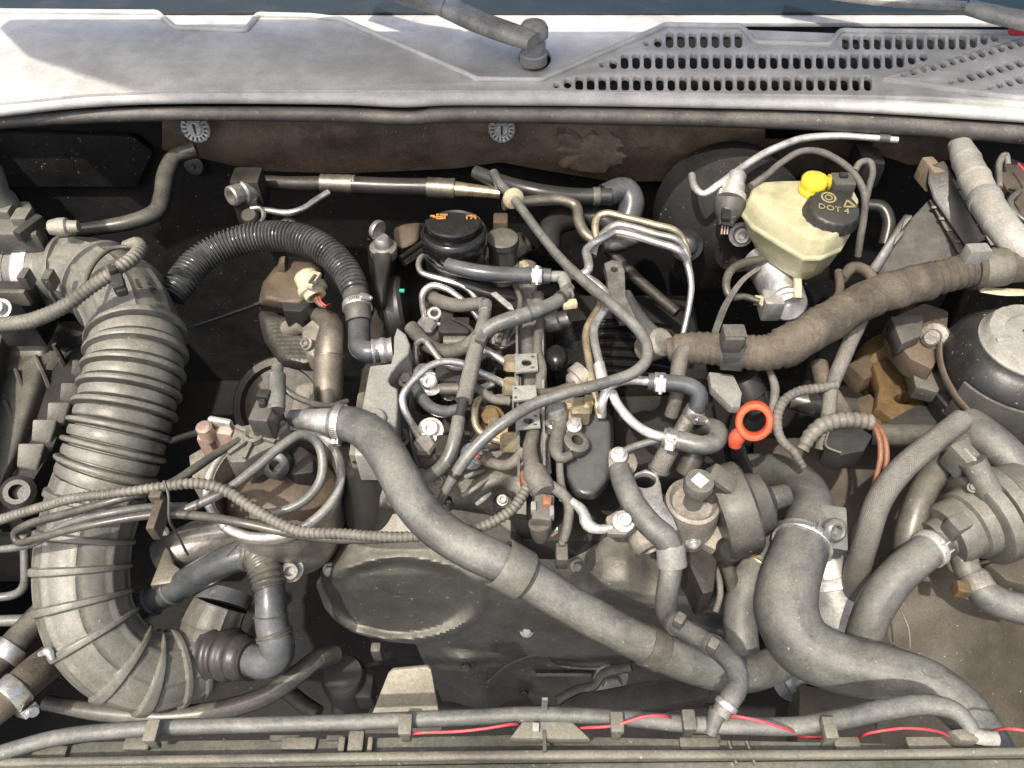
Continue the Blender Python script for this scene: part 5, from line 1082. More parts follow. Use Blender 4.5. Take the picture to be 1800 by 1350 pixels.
m = M(); addbx(m, 775,545,.84,46,26,.03); addbx(m, 790,575,.835,40,14,.02); solo('injector_plug_body', m, 'plastic_black', 'black double plug beside the rearmost injector', 'connector', bev=.003)
c1, c2 = P(955,570,.85), P(990,560,.858); solo('rail_pressure_sensor', M().lathe(c1, c2, [(0,.009),(.006,.012),(.018,.012),(.02,.009),(.03,.009)], 20), 'steel_dull', 'dusty steel pressure sensor at the upper end of the fuel rail', 'sensor')
# ================================================================== RIGHT
# exhaust gas valve with round motor
t = thing('vacuum_valve', 'dark round valve motor with a white blank label on its post', 'valve', P(1270,960,.74))
c1, c2 = P(1258,905,.815), P(1345,880,.825); d = (c2-c1).normalized()
part('drum', M().lathe(c1, c2, [(0,.042),(.006,.046),(.030,.046),(.033,.043),(.035,.032),(.050,.028),(.054,.020),(.058,.012),(.072,.011),(.075,.009)], 44), 'plastic_dirty', t)
m = M(); addbx(m, 1262,832,.872,52,30,.04, euler(0,20,-30)); part('connector', m, 'plastic_dirty', t, bev=.004)
m = M(); addbx(m, 1252,846,.868,50,8,.03, euler(0,20,-30)); part('connector_lip', m, 'plastic_black', t, bev=.002)
c = P(1230,845,.875); k = mpp(c); b0 = Vector((c.x,c.y,.79))
part('collar', M().lathe(b0, b0+Z3, [(0,.028),(.03,.028),(.05,.026),(.052,.023),(.045,.019)], 36), 'cast_alu', t)
part('post', M().lathe(b0, b0+Z3, [(.04,.009),(.068,.009),(.070,.013),(.080,.0145),(.085,.013)], 30), 'duct_grey', t)
q = b0+Z3*.0858; m = M().box(q, (.012,.012,.0008), rotz(42)); part('label', m, 'label_white', t)
m = M(); m.prism([P(x,y,.80) for x,y in ((1225,900),(1260,880),(1300,960),(1260,968),(1215,945))], Vector((0,0,-.03))); part('mount', m, 'cast_alu', t, bev=.004)
bolt(t, 1234,922,.815, 8, d=Vector((0,-.7,.7)), kind='sock', mt='alu'); bolt(t, 1218,952,.81, 9, d=Vector((0,-.9,.4)), kind='sock', mt='alu')
c1 = P(1275,955,.80); part('foot', M().lathe(c1-Z3*.02, c1+Vector((.2,-.4,1)), [(0,.014),(.02,.014),(.024,.011)], 18), 'plastic_black', t)
m = M(); m.prism([P(x,y,.79) for x,y in ((1190,925),(1225,935),(1262,985),(1255,1040),(1235,1045),(1215,1000),(1185,955))], Vector((0,0,-.05))); solo('valve_bracket', m, 'cast_dark', 'dark bracket dropping below the round valve motor', 'bracket', bev=.004)
hose('valve_hose_lower', 'dark flat hose running down from the round valve motor', 'hose', [(1255,960,.76),(1275,990,.74),(1288,1030,.72),(1292,1070,.70)], 'rubber_dusty', r=13)
hose('valve_wire', 'thin dark wire beside the timing cover edge', 'cable', [(1245,975,.76),(1262,1010,.75),(1266,1045,.74),(1258,1075,.73)], 'tape_grey', r=6)
# dipstick
t = thing('dipstick', 'bright orange ring handled oil dipstick', 'dipstick', P(1300,790,.80))
c = P(1326,740,.905); d = Vector((-.22,-.62,.5)).normalized(); k = mpp(c); U, V = basis(d); n_ = 44; m = M(); sg = 16
for i in range(n_):
    a = 2*math.pi*i/n_; e = U*math.cos(a)*28*k*.92+V*math.sin(a)*28*k*1.02
    for j in range(sg):
        b = 2*math.pi*j/sg; cb = math.copysign(abs(math.cos(b))**.6, math.cos(b)); sb = math.copysign(abs(math.sin(b))**.6, math.sin(b))
        m.v.append(c + e*(1+.25*cb) + d*.0075*sb)
for i in range(n_):
    for j in range(sg):
        m.f.append((i*sg+j, ((i+1)%n_)*sg+j, ((i+1)%n_)*sg+(j+1)%sg, i*sg+(j+1)%sg))
part('ring', m, 'orange', t)
part('stem', M().tube(Path([(1306,758,.892,13),(1296,768,.885,15),(1292,782,.875,12)], ds=.003), seg=20), 'orange_dark', t)
part('tube', M().tube(Path([(1294,775,.876,13),(1300,800,.84,14),(1310,830,.80,14)], ds=.004), seg=18), 'plastic_black', t)
# S-shaped radiator hose
hose('radiator_hose', 'fat grey S shaped radiator hose sweeping down to the front right', 'hose', [(1318,832,.70,36),(1365,835,.735,38),(1405,855,.765,41),(1424,890,.785,43),(1420,925,.795,46),(1403,975,.80,52),(1386,1030,.80,56),(1384,1080,.795,59),(1408,1130,.79,60),(1465,1162,.79,58),(1550,1182,.80,55),(1625,1202,.805,52),(1685,1240,.81,48),(1730,1295,.815,45),(1760,1350,.81,43)], 'hose_matt', seg=72, mod=seamed(11,.02,2.2), clamps=[((1406,950), dict(wpx=16, style='spring', ang=70))])
m = M(); m.box(P(1458,935,.80), (.026,.045,.03), euler(10,0,-10)); c = P(1462,930,.818); m.lathe(c, c+Vector((.2,-.6,.6)), [(0,.012),(.008,.012),(.01,.008),(.01,.005),(.004,.004)], 16); solo('hose_coupling', m, 'rubber_grey', 'grey square lug moulded beside the radiator hose clamp', 'coupling', bev=.003)
hose('rear_radiator_hose', 'dusty hose with spring clamp half hidden behind the S shaped hose', 'hose', [(1405,925,.72,30),(1360,960,.72,32),(1325,1000,.72,32),(1305,1060,.71,32),(1302,1110,.70,32),(1310,1160,.69,30)], 'hose_matt', seg=30, clamps=[((1330,995), dict(wpx=12, style='spring', ang=120, mt='zinc_yellow'))])
t = thing('thermostat_canister', 'dull metal cylinder with bright band clamp inside the S bend', 'canister', P(1490,1150,.55))
c1, c2 = P(1446,968,.70), P(1500,1170,.62); L_ = (c2-c1).length; k = mpp(c1)
part('body', M().lathe(c1, c2, [(0,.030),(.012,.036),(.04,.037),(L_*.5,.041),(L_,.045)], 40), 'steel_dull', t)
pb = Path([tuple(c1+(c2-c1).normalized()*.006)+(.036,), tuple(c1+(c2-c1).normalized()*.05)+(.037,)], pixel=False, ds=.004)
clamp(t, pb, .5, wpx=20, style='none', mt='alu_white', k=1.03)
bolt(t, 1522,1028,.70, 11, d=Vector((.6,-.3,.7)), mt='alu_white')
m = M(); m.box(P(1512,1022,.69), (.012,.03,.02), rotz(30)); part('clamp_lug', m, 'steel_dull', t, bev=.002)
# water pump, auxiliary
t = thing('auxiliary_pump', 'dusty cream grey electric water pump with stacked round flanges', 'pump', P(1720,980,.72))
c1, c2 = P(1640,952,.78), P(1792,878,.80); 
part('nose', M().lathe(c1, c2, [(0,.020),(.012,.021),(.014,.030),(.02,.032),(.036,.032),(.038,.036),(.05,.037)], 40), 'cap_grey' if 'cap_grey' in MATS else 'duct_grey', t)
part('flange', M().lathe(c1, c2, [(.050,.046),(.052,.049),(.064,.050),(.066,.047)], 48), 'duct_grey', t)
part('flange', M().lathe(c1, c2, [(.0668,.046),(.068,.050),(.080,.050),(.083,.047)], 48), 'duct_grey', t)
part('motor', M().lathe(c1, c2, [(.0835,.040),(.10,.039),(.112,.036),(.116,.028)], 40), 'duct_grey', t)
m = M(); addbx(m, 1690,915,.82,38,24,.03, euler(0,0,26)); addbx(m, 1718,945,.80,24,24,.04, euler(0,0,26)); part('casting', m, 'duct_grey', t, bev=.004)
part('outlet', M().tube(Path([(1690,965,.775,27),(1700,1000,.765,26),(1712,1020,.76,25)], ds=.004), seg=28), 'duct_grey', t)
m = M(); addbx(m, 1700,792,.85,38,32,.03, euler(0,0,22)); part('plug', m, 'duct_grey', t, bev=.004)
m = M(); addbx(m, 1708,800,.853,6,24,.02, euler(0,0,22)); part('plug_latch', m, 'cap_white', t, bev=.001)
part('plug_socket', M().lathe(P(1710,810,.85), P(1738,862,.83), [(0,.012),(.02,.012),(.03,.013),(.04,.012)], 22), 'duct_grey', t)
for q in ((1668,775),(1690,848)): bolt(t, q[0]+18,q[1]+10,.83, 6, mt='duct_grey')
hose('pump_inlet_hose', 'grey rubber hose with bright spring clamp dropping from the pump', 'hose', [(1668,945,.782,32),(1635,965,.785,34),(1585,1005,.78,36),(1545,1055,.765,37),(1522,1110,.74,36),(1508,1170,.71,35)], 'hose_matt', seg=64, mod=seamed(21,.02,2.0), clamps=[((1635,965), dict(wpx=16, style='spring', ang=70, mt='alu_white'))])
hose('pump_outlet_hose', 'grey hose with rust stained clamp leaving the pump to the right', 'hose', [(1708,1010,.762,27),(1722,1035,.762,30),(1755,1058,.76,32),(1830,1078,.76,33)], 'hose_matt', seg=32, clamps=[((1716,1028), dict(wpx=28, style='none', mt='cast_alu', k=1.05))])
m = M(); addbx(m, 1695,1030,.795,22,18,.014, rotz(-10)); solo('clamp_screw_block', m, 'rust', 'rusty clamp screw block on the pump outlet hose', 'clamp', bev=.002)
hose('upper_right_hose', 'thick pale grey hose bending down at the right edge under the reservoir', 'hose', [(1700,745,.80,36),(1735,772,.81,38),(1772,805,.81,38),(1800,850,.80,38),(1815,910,.78,38)], 'hose_matt', seg=36, mod=soft(5,.01))
G = 'hoses under the steering fluid reservoir'
hose('braided_hose', 'braided fabric hose curving down in front of the steering fluid reservoir', 'hose', [(1690,738,.83,22),(1640,778,.83,23),(1585,825,.825,24),(1545,880,.81,24),(1522,950,.775,24),(1505,1010,.73,24),(1495,1070,.66,24)], 'rubber_fibre', seg=30)
hose('smooth_hose', 'smooth grey hose beside the braided one', 'hose', [(1725,745,.80,24),(1670,800,.80,25),(1625,860,.79,27),(1600,930,.77,28),(1590,1000,.74,28)], 'rubber_dusty', seg=30)
hose('cross_pipe', 'horizontal grey pipe behind the orange cables', 'pipe', [(1525,765,.78,22),(1580,765,.78,23),(1660,765,.78,22)], 'rubber_dusty', seg=26)
for k in range(2):
    hose('orange_cable', ['slack orange cable nearer the dark multipole plug','slack orange cable nearer the braided hose'][k], 'cable', [(1528+8*k,742,.82,4.5),(1543+9*k,762,.825,5),(1548+11*k,800,.815,5.5),(1540+13*k,840,.80,5),(1530+12*k,880,.77,4.5)], 'orange_wire', group='pair of orange cables')
# shroud / washer tank lower right
def tkf(u, v):
    x = 1500+u*340; y = lerp_tab([(1500,1120),(1560,1015),(1640,985),(1840,985)], x)+v*(1360-lerp_tab([(1500,1120),(1560,1015),(1640,985),(1840,985)], x))
    z = .63 + .03*math.exp(-((x-1700)/120)**2) - .04*v + .006*noise.noise(Vector((x*.012,y*.012,4))) - .03*(1-sm(u*7)); return P(x, y, z)
solo('fan_shroud', surf(40, 40, tkf, Vector((0,0,-.12))), 'tank_brown', 'broad dusty brown plastic fan shroud under the pump hoses', 'fan shroud')
solo('support_plate', M().prism([P(x,y,.70) for x,y in ((1735,990),(1840,970),(1840,1040),(1770,1020))], Vector((0,0,-.02))), 'tank_brown', 'pale plastic shelf behind the pump outlet', 'panel', bev=.004)
solo('lower_shroud', M().prism([P(x,y,.60) for x,y in ((1405,1200),(1560,1230),(1560,1330),(1400,1330))], Vector((0,0,-.05))), 'tank_brown', 'dusty lower shroud corner under the S shaped hose', 'panel', bev=.006)
c = P(1393,1195,.58); solo('mount_bolt', bolt_m(M(), c, Vector((0,-.5,.8)), .013, 'hex', 1.8), 'rubber_clean', 'dark blue hex bolt deep under the S shaped hose', 'bolt')
hose('stray_wire', 'single thin pale wire hanging in front of the shroud', 'wire', [(1572,1045,.72),(1585,1075,.72),(1597,1105,.715),(1600,1140,.71)], 'rubber_grey', r=2)
# dusty inner panel low on the right
def ilf(u, v):
    x = 1325+u*330; y = 770+v*290; return P(x, y, .60+.02*math.sin(u*3)-.06*v+.01*noise.noise(Vector((x*.012,y*.012,8))))
solo('wheel_arch_panel', surf(24, 24, ilf, Vector((0,0,-.06))), 'liner_brown', 'dim brown dusty wheel arch panel behind the braided hose', 'panel')
# steering fluid reservoir
t = thing('steering_fluid_reservoir', 'scratched black round steering fluid reservoir with dirty white screw cap', 'reservoir', P(1745,740,.73))
ax = P(1782,640,.83); k = mpp(ax); R_ = 122*k; b0 = Vector((ax.x,ax.y,.745))
part('body', M().lathe(b0, b0+Z3, [(0,R_*.80),(.012,R_*.92),(.035,R_*.98),(.037,R_*1.0),(.048,R_*1.0),(.050,R_*.97),(.085,R_*.98),(.10,R_*.93),(.112,R_*.80),(.118,R_*.70),(.118,R_*.62)], 64), 'reservoir_black', t)
q = [(a, zz) for a in () for zz in ()]
m = M(); A = [R(v) for v in range(205, 316, 6)]; lo = []; hi = []
rings = []
for rr, z0, z1 in ((1.0,.052,.105),):
    outer_ = [b0+Vector((R_*1.035*math.cos(a), R_*1.035*math.sin(a), 0)) for a in A]; inner_ = [b0+Vector((R_*.985*math.cos(a), R_*.985*math.sin(a), 0)) for a in A[::-1]]
    lp = outer_+inner_; m.loft([[p+Z3*.040 for p in lp],[p+Z3*.094 for p in lp]])
part('shield', m, 'plastic_dirty', t, bev=.001, label='scratched flat shield on the front of the reservoir')
m = M(); m.tube(Path([tuple(b0+Vector((R_*1.03*math.cos(R(a)), R_*1.03*math.sin(R(a)), .09-.0004*(a-160))))+(.005,) for a in range(160,226,8)], pixel=False, ds=.004), seg=10, fixed=Z3, sx=.6); part('strap', m, 'plastic_brown', t)
RC = R_*.63
part('cap', M().lathe(b0, b0+Z3, [(.112,RC*.98),(.114,RC*1.05),(.120,RC*1.06),(.123,RC*1.0),(.130,RC*.97),(.133,RC*.93),(.133,RC*.62),(.129,RC*.60),(.129,RC*.05),(.131,.001)], 64, mod=lambda d_, th: 1-(.02 if (math.cos(10*th) > .82 and d_ > .121 and d_ < .141) else 0)), 'cap_white', t)
m = M()
for a in (45, -45, 0): m.box(b0+Z3*.1315+Vector((.004,0,0)), (RC*.62 if a else RC*.3, .0022, .002), rotz(a+12))
part('cross_mark', m, 'print_dark', t)
for kk in range(6):
    a = kk*math.pi/3+.2; m = M(); m.box(b0+Z3*.1325+Vector((RC*.77*math.cos(a), RC*.77*math.sin(a), 0)), (RC*.34, .006, .005), rotz(math.degrees(a))); part('grip', m, 'cap_white', t, bev=.0015)
solo('cap_strap', M().tube(Path([(1722,508,.90,8),(1760,513,.90,9),(1800,514,.90,8)], ds=.004), seg=12, fixed=Z3, sx=1.2, sy=.5), 'cream', 'cream retaining strap above the white reservoir cap', 'strap')
# main harness
t = thing('main_harness', 'thick brown tape wrapped wiring harness running across to the right', 'wiring harness', P(1300,650,.86))
hp = Path([(1175,615,.87,22),(1200,612,.875,30),(1240,612,.88,32),(1290,616,.885,33),(1345,620,.89,36),(1385,608,.895,37),(1440,575,.90,36),(1500,540,.905,36),(1560,512,.91,36),(1620,495,.915,36),(1670,483,.92,34),(1700,475,.922,35),(1750,470,.925,35),(1830,462,.925,36)], ds=.0018)
a1 = hp.near(1372,614)*hp.L; a2 = hp.near(1640,490)*hp.L; a3 = hp.near(1715,474)*hp.L
def hm(s, th, L):
    n_ = noise.noise(Vector((s*38, math.cos(th)*1.1, math.sin(th)*1.1)))
    if s < a1: return .93+.035*math.sin(2*math.pi*s/.0075)+.04*n_
    if s < a2: ph = (s/.030+th/(2*math.pi)) % 1; return 1+.05*ph**4+.11*n_+.06*abs(noise.noise(Vector((s*150, math.cos(th)*2.2, math.sin(th)*2.2))))+.03*noise.noise(Vector((s*420, math.cos(th)*5, math.sin(th)*5)))
    if s < a3: return .95+.06*math.sin(2*math.pi*s/.0085)
    return 1.0
part('loom', M().tube(hp, seg=44, mod=hm), 'tape_brown', t, ang=70)
clamp(t, hp, hp.near(1288,616), wpx=38, style='none', mt='plastic_dirty', k=1.06)
m = M(); addbx(m, 1292,580,.935,40,22,.02); addbx(m, 1292,594,.94,36,6,.02); part('clip_top', m, 'plastic_dirty', t, bev=.003)
clamp(t, hp, hp.near(1745,470), wpx=46, style='none', mt='beam_tan', k=1.05); clamp(t, hp, hp.near(1715,475), wpx=12, style='none', mt='tape_brown', k=1.1)
m = M(); addbx(m, 1722,434,.955,40,14,.02, rotz(4)); part('clip_top', m, 'plate_grey', t, bev=.003)
hose('harness_branch', 'taped branch dropping left from the thick harness beside the bent hose', 'cable', [(1215,605,.885,12),(1200,620,.88,15),(1192,650,.87,14),(1190,690,.855,13),(1180,730,.83,12)], 'tape_grey', mod=taped(.014,.05,4))
hose('harness_branch', 'taped branch leaving the harness near its middle and forking lower down', 'cable', [(1515,560,.87,13),(1500,590,.865,14),(1478,640,.855,14),(1462,680,.845,13),(1455,740,.83,14),(1445,790,.81,14)], 'tape_grey', mod=taped(.014,.05,14))
hose('harness_branch', 'grey taped branch curving left then down past the orange ring', 'cable', [(1470,676,.85,9),(1440,682,.85,9),(1405,688,.852,9),(1378,705,.852,9),(1366,735,.85,9),(1372,770,.845,8.5),(1395,795,.84,8),(1412,820,.83,7)], 'tape_grey', mod=corr(.006,.06), ds=.0012)
hose('harness_branch', 'short dark branch wrapped in tape below the fork', 'cable', [(1440,640,.84,15),(1448,670,.84,16),(1465,700,.835,17),(1490,740,.82,18)], 'tape_brown', mod=taped(.014,.06,24))
hose('harness_branch', 'ribbed conduit branch lying over the dark plug at the right of the block', 'cable conduit', [(1410,790,.82,12),(1425,765,.83,14),(1450,745,.835,15),(1490,738,.835,15),(1530,742,.83,15)], 'conduit', mod=corr(.008,.07), ds=.0012)
hose('thin_harness_lead', 'thin drooping lead under the left end of the thick harness', 'cable', [(1352,650,.86,6),(1362,680,.855,8),(1358,720,.845,8),(1350,760,.83,7)], 'tape_grey')
t = thing('relay_plug', 'dark multipole plug below the taped harness fork', 'connector', P(1470,790,.79))
m = M(); m.prism([P(x,y,.83) for x,y in ((1455,755),(1510,748),(1535,765),(1520,792),(1480,800),(1452,785))], Vector((0,0,-.03))); part('shell', m, 'plastic_black', t, bev=.003)
m = M(); m.tube(Path([(1456,760,.834,2.5),(1452,784,.833,2.5),(1478,796,.833,2.5)], ds=.003), seg=8); part('lever', m, 'plastic_dirty', t)
m = M(); m.prism([P(x,y,.85) for x,y in ((1245,652),(1290,658),(1305,690),(1302,715),(1285,715),(1250,680))], Vector((0,0,-.012))); solo('harness_bracket', m, 'plate_grey', 'triangular grey bracket holding the left end of the harness', 'bracket', bev=.003)
c1 = P(1305,665,.83); solo('selector_boot', M().lathe(c1, P(1325,705,.81), [(0,.016),(.01,.018),(.022,.018),(.024,.014),(.04,.013)], 22), 'plastic_black', 'black round boot between the grey bracket and the orange ring', 'boot')
m = M(); addbx(m, 1345,700,.80,60,30,.05); solo('gearbox_block', m, 'plastic_black', 'dark square block behind the orange ring', 'block', bev=.006)
hose('body_pipe', 'dark pipe crossing behind the orange ring to the rusty mount', 'pipe', [(1390,700,.76,22),(1440,712,.76,24),(1500,720,.75,22)], 'rubber_dusty')
# rusty engine mount
t = thing('engine_mount', 'rust coloured engine mount bracket with oval opening', 'engine mount', P(1580,740,.68))
me = holed([(1535,640),(1560,622),(1595,640),(1605,672),(1640,690),(1640,705),(1605,735),(1570,738),(1540,715),(1545,680)], [[(1592+19*math.cos(a), 700+9*math.sin(a)) for a in [2*math.pi*q/20 for q in range(20)]]], ('z',.75), .02, bev=.003)
link(me, 'bracket', 'rust', t)
part('cup', M().lathe(P(1570,650,.70), P(1572,648,.77), [(0,.05),(.04,.045),(.06,.03),(.062,.02)], 30), 'rust', t)
m = M(); m.prism([P(x,y,.74) for x,y in ((1490,640),(1545,605),(1600,610),(1570,640),(1520,668))], Vector((0,0,-.03))); part('arm', m, 'rust_dark', t, bev=.004)
m = M(); m.prism([P(x,y,.735) for x,y in ((1450,720),(1530,690),(1570,740),(1500,760))], Vector((0,0,-.03))); part('base', m, 'rust_dark', t, bev=.004)
solo('mount_wedge', M().prism([P(x,y,.76) for x,y in ((1556,742),(1640,695),(1655,735),(1640,752))], Vector((0,0,-.03))), 'plastic_black', 'black wedge shaped cover between mount and steering fluid reservoir', 'cover', bev=.003)
t = thing('reservoir_bracket', 'dirty brown bracket with pale bolt left of the steering fluid reservoir', 'bracket', P(1620,640,.78))
m = M(); m.prism([P(x,y,.82) for x,y in ((1560,560),(1625,530),(1670,545),(1665,600),(1640,650),(1600,630),(1575,600))], Vector((0,0,-.03))); part('plate', m, 'plastic_brown', t, bev=.006)
m = M(); m.prism([P(x,y,.835) for x,y in ((1565,555),(1625,552),(1620,590),(1585,605))], Vector((0,0,-.02))); part('pad', m, 'plastic_dirty', t, bev=.003)
c1, c2 = P(1645,590,.83), P(1625,600,.85); part('bolt', M().lathe(c1, c2, [(0,.015),(.006,.015),(.008,.009),(.018,.009),(.020,.007)], 20), 'cast_alu', t)
m = M(); m.prism([P(x,y,.80) for x,y in ((1600,640),(1640,628),(1660,660),(1650,690),(1610,680))], Vector((0,0,-.02))); part('lower_plate', m, 'plastic_dirty', t, bev=.003)
# brake servo, master cylinder, reservoir
t = thing('brake_servo', 'large black brake servo drum in the shadow behind the fluid tank', 'brake servo', P(1290,520,.68))
c = PY(1285,400,.30); d = Vector((0,-1,.22)).normalized(); R_ = .095
part('drum', M().lathe(c-d*.06, c+d, [(0,R_),(.05,R_),(.054,R_*1.04),(.062,R_*1.04),(.066,R_*.98),(.085,R_*.85),(.10,R_*.5),(.12,R_*.35)], 56), 'wall_black', t)
c2 = P(1212,412,.85); part('valve', M().lathe(c2-Z3*.02, c2+Vector((-.2,-.6,.6)), [(0,.02),(.015,.02),(.017,.014),(.03,.013),(.032,.008)], 24), 'plastic_gloss', t)
c2 = P(1302,412,.86); part('stud', bolt_m(M(), c2, Vector((-.1,-.8,.5)), .010, 'sock'), 'steel_dull', t)
t = thing('master_cylinder', 'pale aluminium brake master cylinder with a round end plug', 'master cylinder', P(1380,560,.79))
c1, c2 = P(1345,450,.84), P(1388,540,.825); L_ = (c2-c1).length
part('bore', M().lathe(c1, c2, [(0,.028),(L_*.5,.026),(L_,.022)], 30), 'alu', t)
part('end_plug', M().lathe(P(1382,525,.828), P(1391,549,.838), [(0,.020),(.010,.0215),(.016,.0215),(.018,.019),(.016,.003),(.012,.002)], 36), 'alu', t)
m = M(); addbx(m, 1360,520,.845,36,26,.03, rotz(0)); part('boss', m, 'alu', t, bev=.004)
part('plug', M().lathe(P(1350,530,.835), P(1330,528,.835), [(0,.008),(.008,.008),(.009,.006),(.016,.006)], 6), 'cream', t)
m = M(); m.tube(Path([(1401,470,.865,7),(1402,500,.858,7),(1402,525,.85,7)], ds=.004), seg=12, sq=4); part('strut', m, 'cream', t)
t = thing('brake_fluid_tank', 'translucent yellowed plastic brake fluid tank', 'fluid tank', P(1410,470,.87))
top = [(1324,319),(1370,316),(1420,315),(1465,319),(1502,329),(1513,350),(1505,378),(1490,405),(1455,420),(1425,420),(1380,394),(1335,366),(1316,344)]
T3 = [P(x,y,.935) for x,y in top]; cx = sum(T3, Vector())/len(T3)
def lvl(z, s_, ox=0, oy=0): return [Vector((cx.x+(p.x-cx.x)*s_+ox, cx.y+(p.y-cx.y)*s_+oy, z)) for p in T3]
part('tank', M().loft([lvl(.856,.58,.006,-.004), lvl(.862,.70,.004,-.003), lvl(.882,.86,.002,-.002), lvl(.903,1.0), lvl(.905,1.035), lvl(.909,1.035), lvl(.911,1.0), lvl(.930,.985), lvl(.935,.95)]), 'tank_plastic', t, bev=.0015, ang=55)
cc = P(1459,378,.935); k = mpp(cc); RC = 47*k; b0 = Vector((cc.x,cc.y,.930)); axd = Vector((.03,-.10,1)).normalized()
cap = part('cap', M().lathe(b0, b0+axd, [(0,RC*.98),(.003,RC*1.04),(.005,RC*1.0),(.015,RC*.94),(.0175,RC*.90),(.0185,RC*.84),(.0185,.001)], 72, mod=lambda d_, th: 1+(.045 if (math.cos(18*th) > .7 and .004 < d_ < .016) else 0)), 'plastic_black', t)
ct = b0+axd*.0192
put_text('DOT 4', .0115, ct+Vector((-.003,-.006,.0006)), Vector((1,-.25,0)), axd, 'yellow_print', cap)
def ringp(c, r1, r2, n_=24):
    m = M(); U, V = basis(axd); a = [2*math.pi*q/n_ for q in range(n_)]
    f = lambda r, h: [c+axd*h+(U*math.cos(x)+V*math.sin(x))*r for x in a]
    m.loft([f(r1,0),f(r1,.0006),f(r2,.0006),f(r2,0)], cap=False); return m
part('symbol', ringp(ct+Vector((-.004,.013,.0012)), .0085, .0065), 'yellow_print', cap)
part('symbol', ringp(ct+Vector((-.004,.013,.0012)), .0045, .003), 'yellow_print', cap)
tri = M(); p0 = ct+Vector((.016,.002,.0003))
for a in range(3):
    q0 = p0+Vector((math.cos(R(90+120*a)),math.sin(R(90+120*a)),0))*.0075; q1 = p0+Vector((math.cos(R(210+120*a)),math.sin(R(210+120*a)),0))*.0075; dd = (q1-q0).normalized()
    tri.box((q0+q1)/2, ((q1-q0).length, .0016, .0012), rotz(math.degrees(math.atan2(dd.y,dd.x))))
part('symbol', tri, 'yellow_print', cap)
t2 = thing('level_sensor', 'bright yellow fluid level sensor with black plug on the tank', 'sensor', P(1430,330,.935))
c = P(1432,319,.95); b0 = Vector((c.x,c.y,.936)); part('cap', M().lathe(b0, b0+Z3, [(0,.0145),(.002,.0155),(.006,.0155),(.0075,.0145),(.016,.0155),(.019,.0140),(.0205,.010)], 12), 'yellow', t2)
part('neck', M().lathe(P(1440,320,.948), P(1464,320,.948), [(0,.006),(.010,.006),(.0105,.009),(.014,.009)], 16), 'yellow', t2)
m = M(); addbx(m, 1483,313,.958,38,20,.02); part('plug', m, 'plastic_dirty', t2, bev=.003)
m = M(); addbx(m, 1484,305,.962,14,6,.006); part('latch', m, 'plastic_black', t2, bev=.001)
hose('sensor_lead', 'grey lead looping over the tank from the yellow sensor and down behind it', 'cable', [(1320,328,.935,7),(1345,310,.94,6.5),(1375,285,.945,6.5),(1410,266,.948,6.5),(1445,268,.945,7),(1485,290,.94,7),(1508,315,.935,7),(1520,345,.925,7),(1518,385,.90,7),(1512,420,.88,7),(1508,450,.86,6.5)], 'tape_grey', mod=soft(31,.06))
hose('sensor_lead', 'second lead with a tight bend at the right shoulder of the tank', 'cable', [(1503,300,.94),(1512,286,.945),(1528,284,.945),(1534,300,.94),(1526,335,.92),(1518,370,.90)], 'tape_grey', r=6.5)
G = 'brake lines'
hose('brake_line', 'dark grey brake line curling left of the master cylinder', 'pipe', [(1345,455,.86,8),(1310,462,.86,8),(1285,475,.858,8),(1276,500,.852,7.5),(1284,522,.845,7),(1310,522,.84,6.5),(1335,530,.838,6)], 'rubber_dusty', group=G)
for k in range(3): hose('thin_lead', ['leftmost thin pale lead from the master cylinder, next to the brake line','middle thin pale lead between two others below the master cylinder','thin pale lead closest to the master cylinder boss'][k].replace('leftmost thin','thin'), 'cable', [(1330+3*k,472,.85,2.5),(1305+3*k,490,.85,2.5),(1275+4*k,530,.855,2.5),(1258+4*k,570,.865,2.8),(1248+3*k,605,.875,3)], 'rubber_grey', group='leads below the master cylinder')
hose('harness_riser', 'dark loop of hose behind the thick harness below the tank', 'hose', [(1480,490,.85,10),(1500,470,.85,11),(1525,478,.845,11),(1540,500,.84,11)], 'tape_brown')
hose('tank_outlet', 'tan hose dropping behind the harness from the tank', 'hose', [(1474,478,.86,8),(1476,510,.86,8),(1462,540,.865,8),(1445,560,.87,7)], 'tape_brown')
# aluminium refrigerant line with pressure sensor
hose('aluminium_line', 'pale aluminium refrigerant line kinked under the cowl', 'pipe', [(1216,308,.915,6.5),(1222,330,.92,6.5),(1236,341,.92,6.5),(1262,325,.925,6.5),(1300,298,.93,7),(1340,272,.935,7.5),(1370,258,.938,7.5),(1410,244,.94,7.5),(1470,239,.94,7),(1530,242,.94,6.5),(1578,246,.94,6.5)], 'alu_white', clamps=[((1556,243), dict(wpx=18, style='none', mt='plastic_dirty', k=1.25))])
t = thing('pressure_sensor', 'silver hexagonal pressure sensor with grey plug hanging from the aluminium line', 'sensor', P(1280,400,.88))
c1, c2 = P(1297,304,.93), P(1284,352,.915); L_ = (c2-c1).length; d = (c2-c1).normalized()
part('body', M().lathe(c1, c2, [(0,.009),(.004,.011),(.014,.011),(.016,.013),(L_*.75,.014),(L_*.8,.017),(L_,.017)], 24), 'alu_white', t)
c3 = P(1275,398,.895); L2 = (c3-c2).length
part('plug', M().lathe(c2, c3, [(0,.018),(.004,.0185),(L2*.5,.0165),(L2*.75,.011),(L2,.009)], 22), 'plastic_dirty', t)
m = M(); addbx(m, 1277,372,.918,16,22,.006, rotz(-10)); part('latch', m, 'plastic_black', t, bev=.001)
for k in range(3): part('wire', M().tube(Path([(1270+5*k,395,.897,1.8),(1268+5*k,412,.89,1.8)], ds=.003), seg=6), 'copper', t)
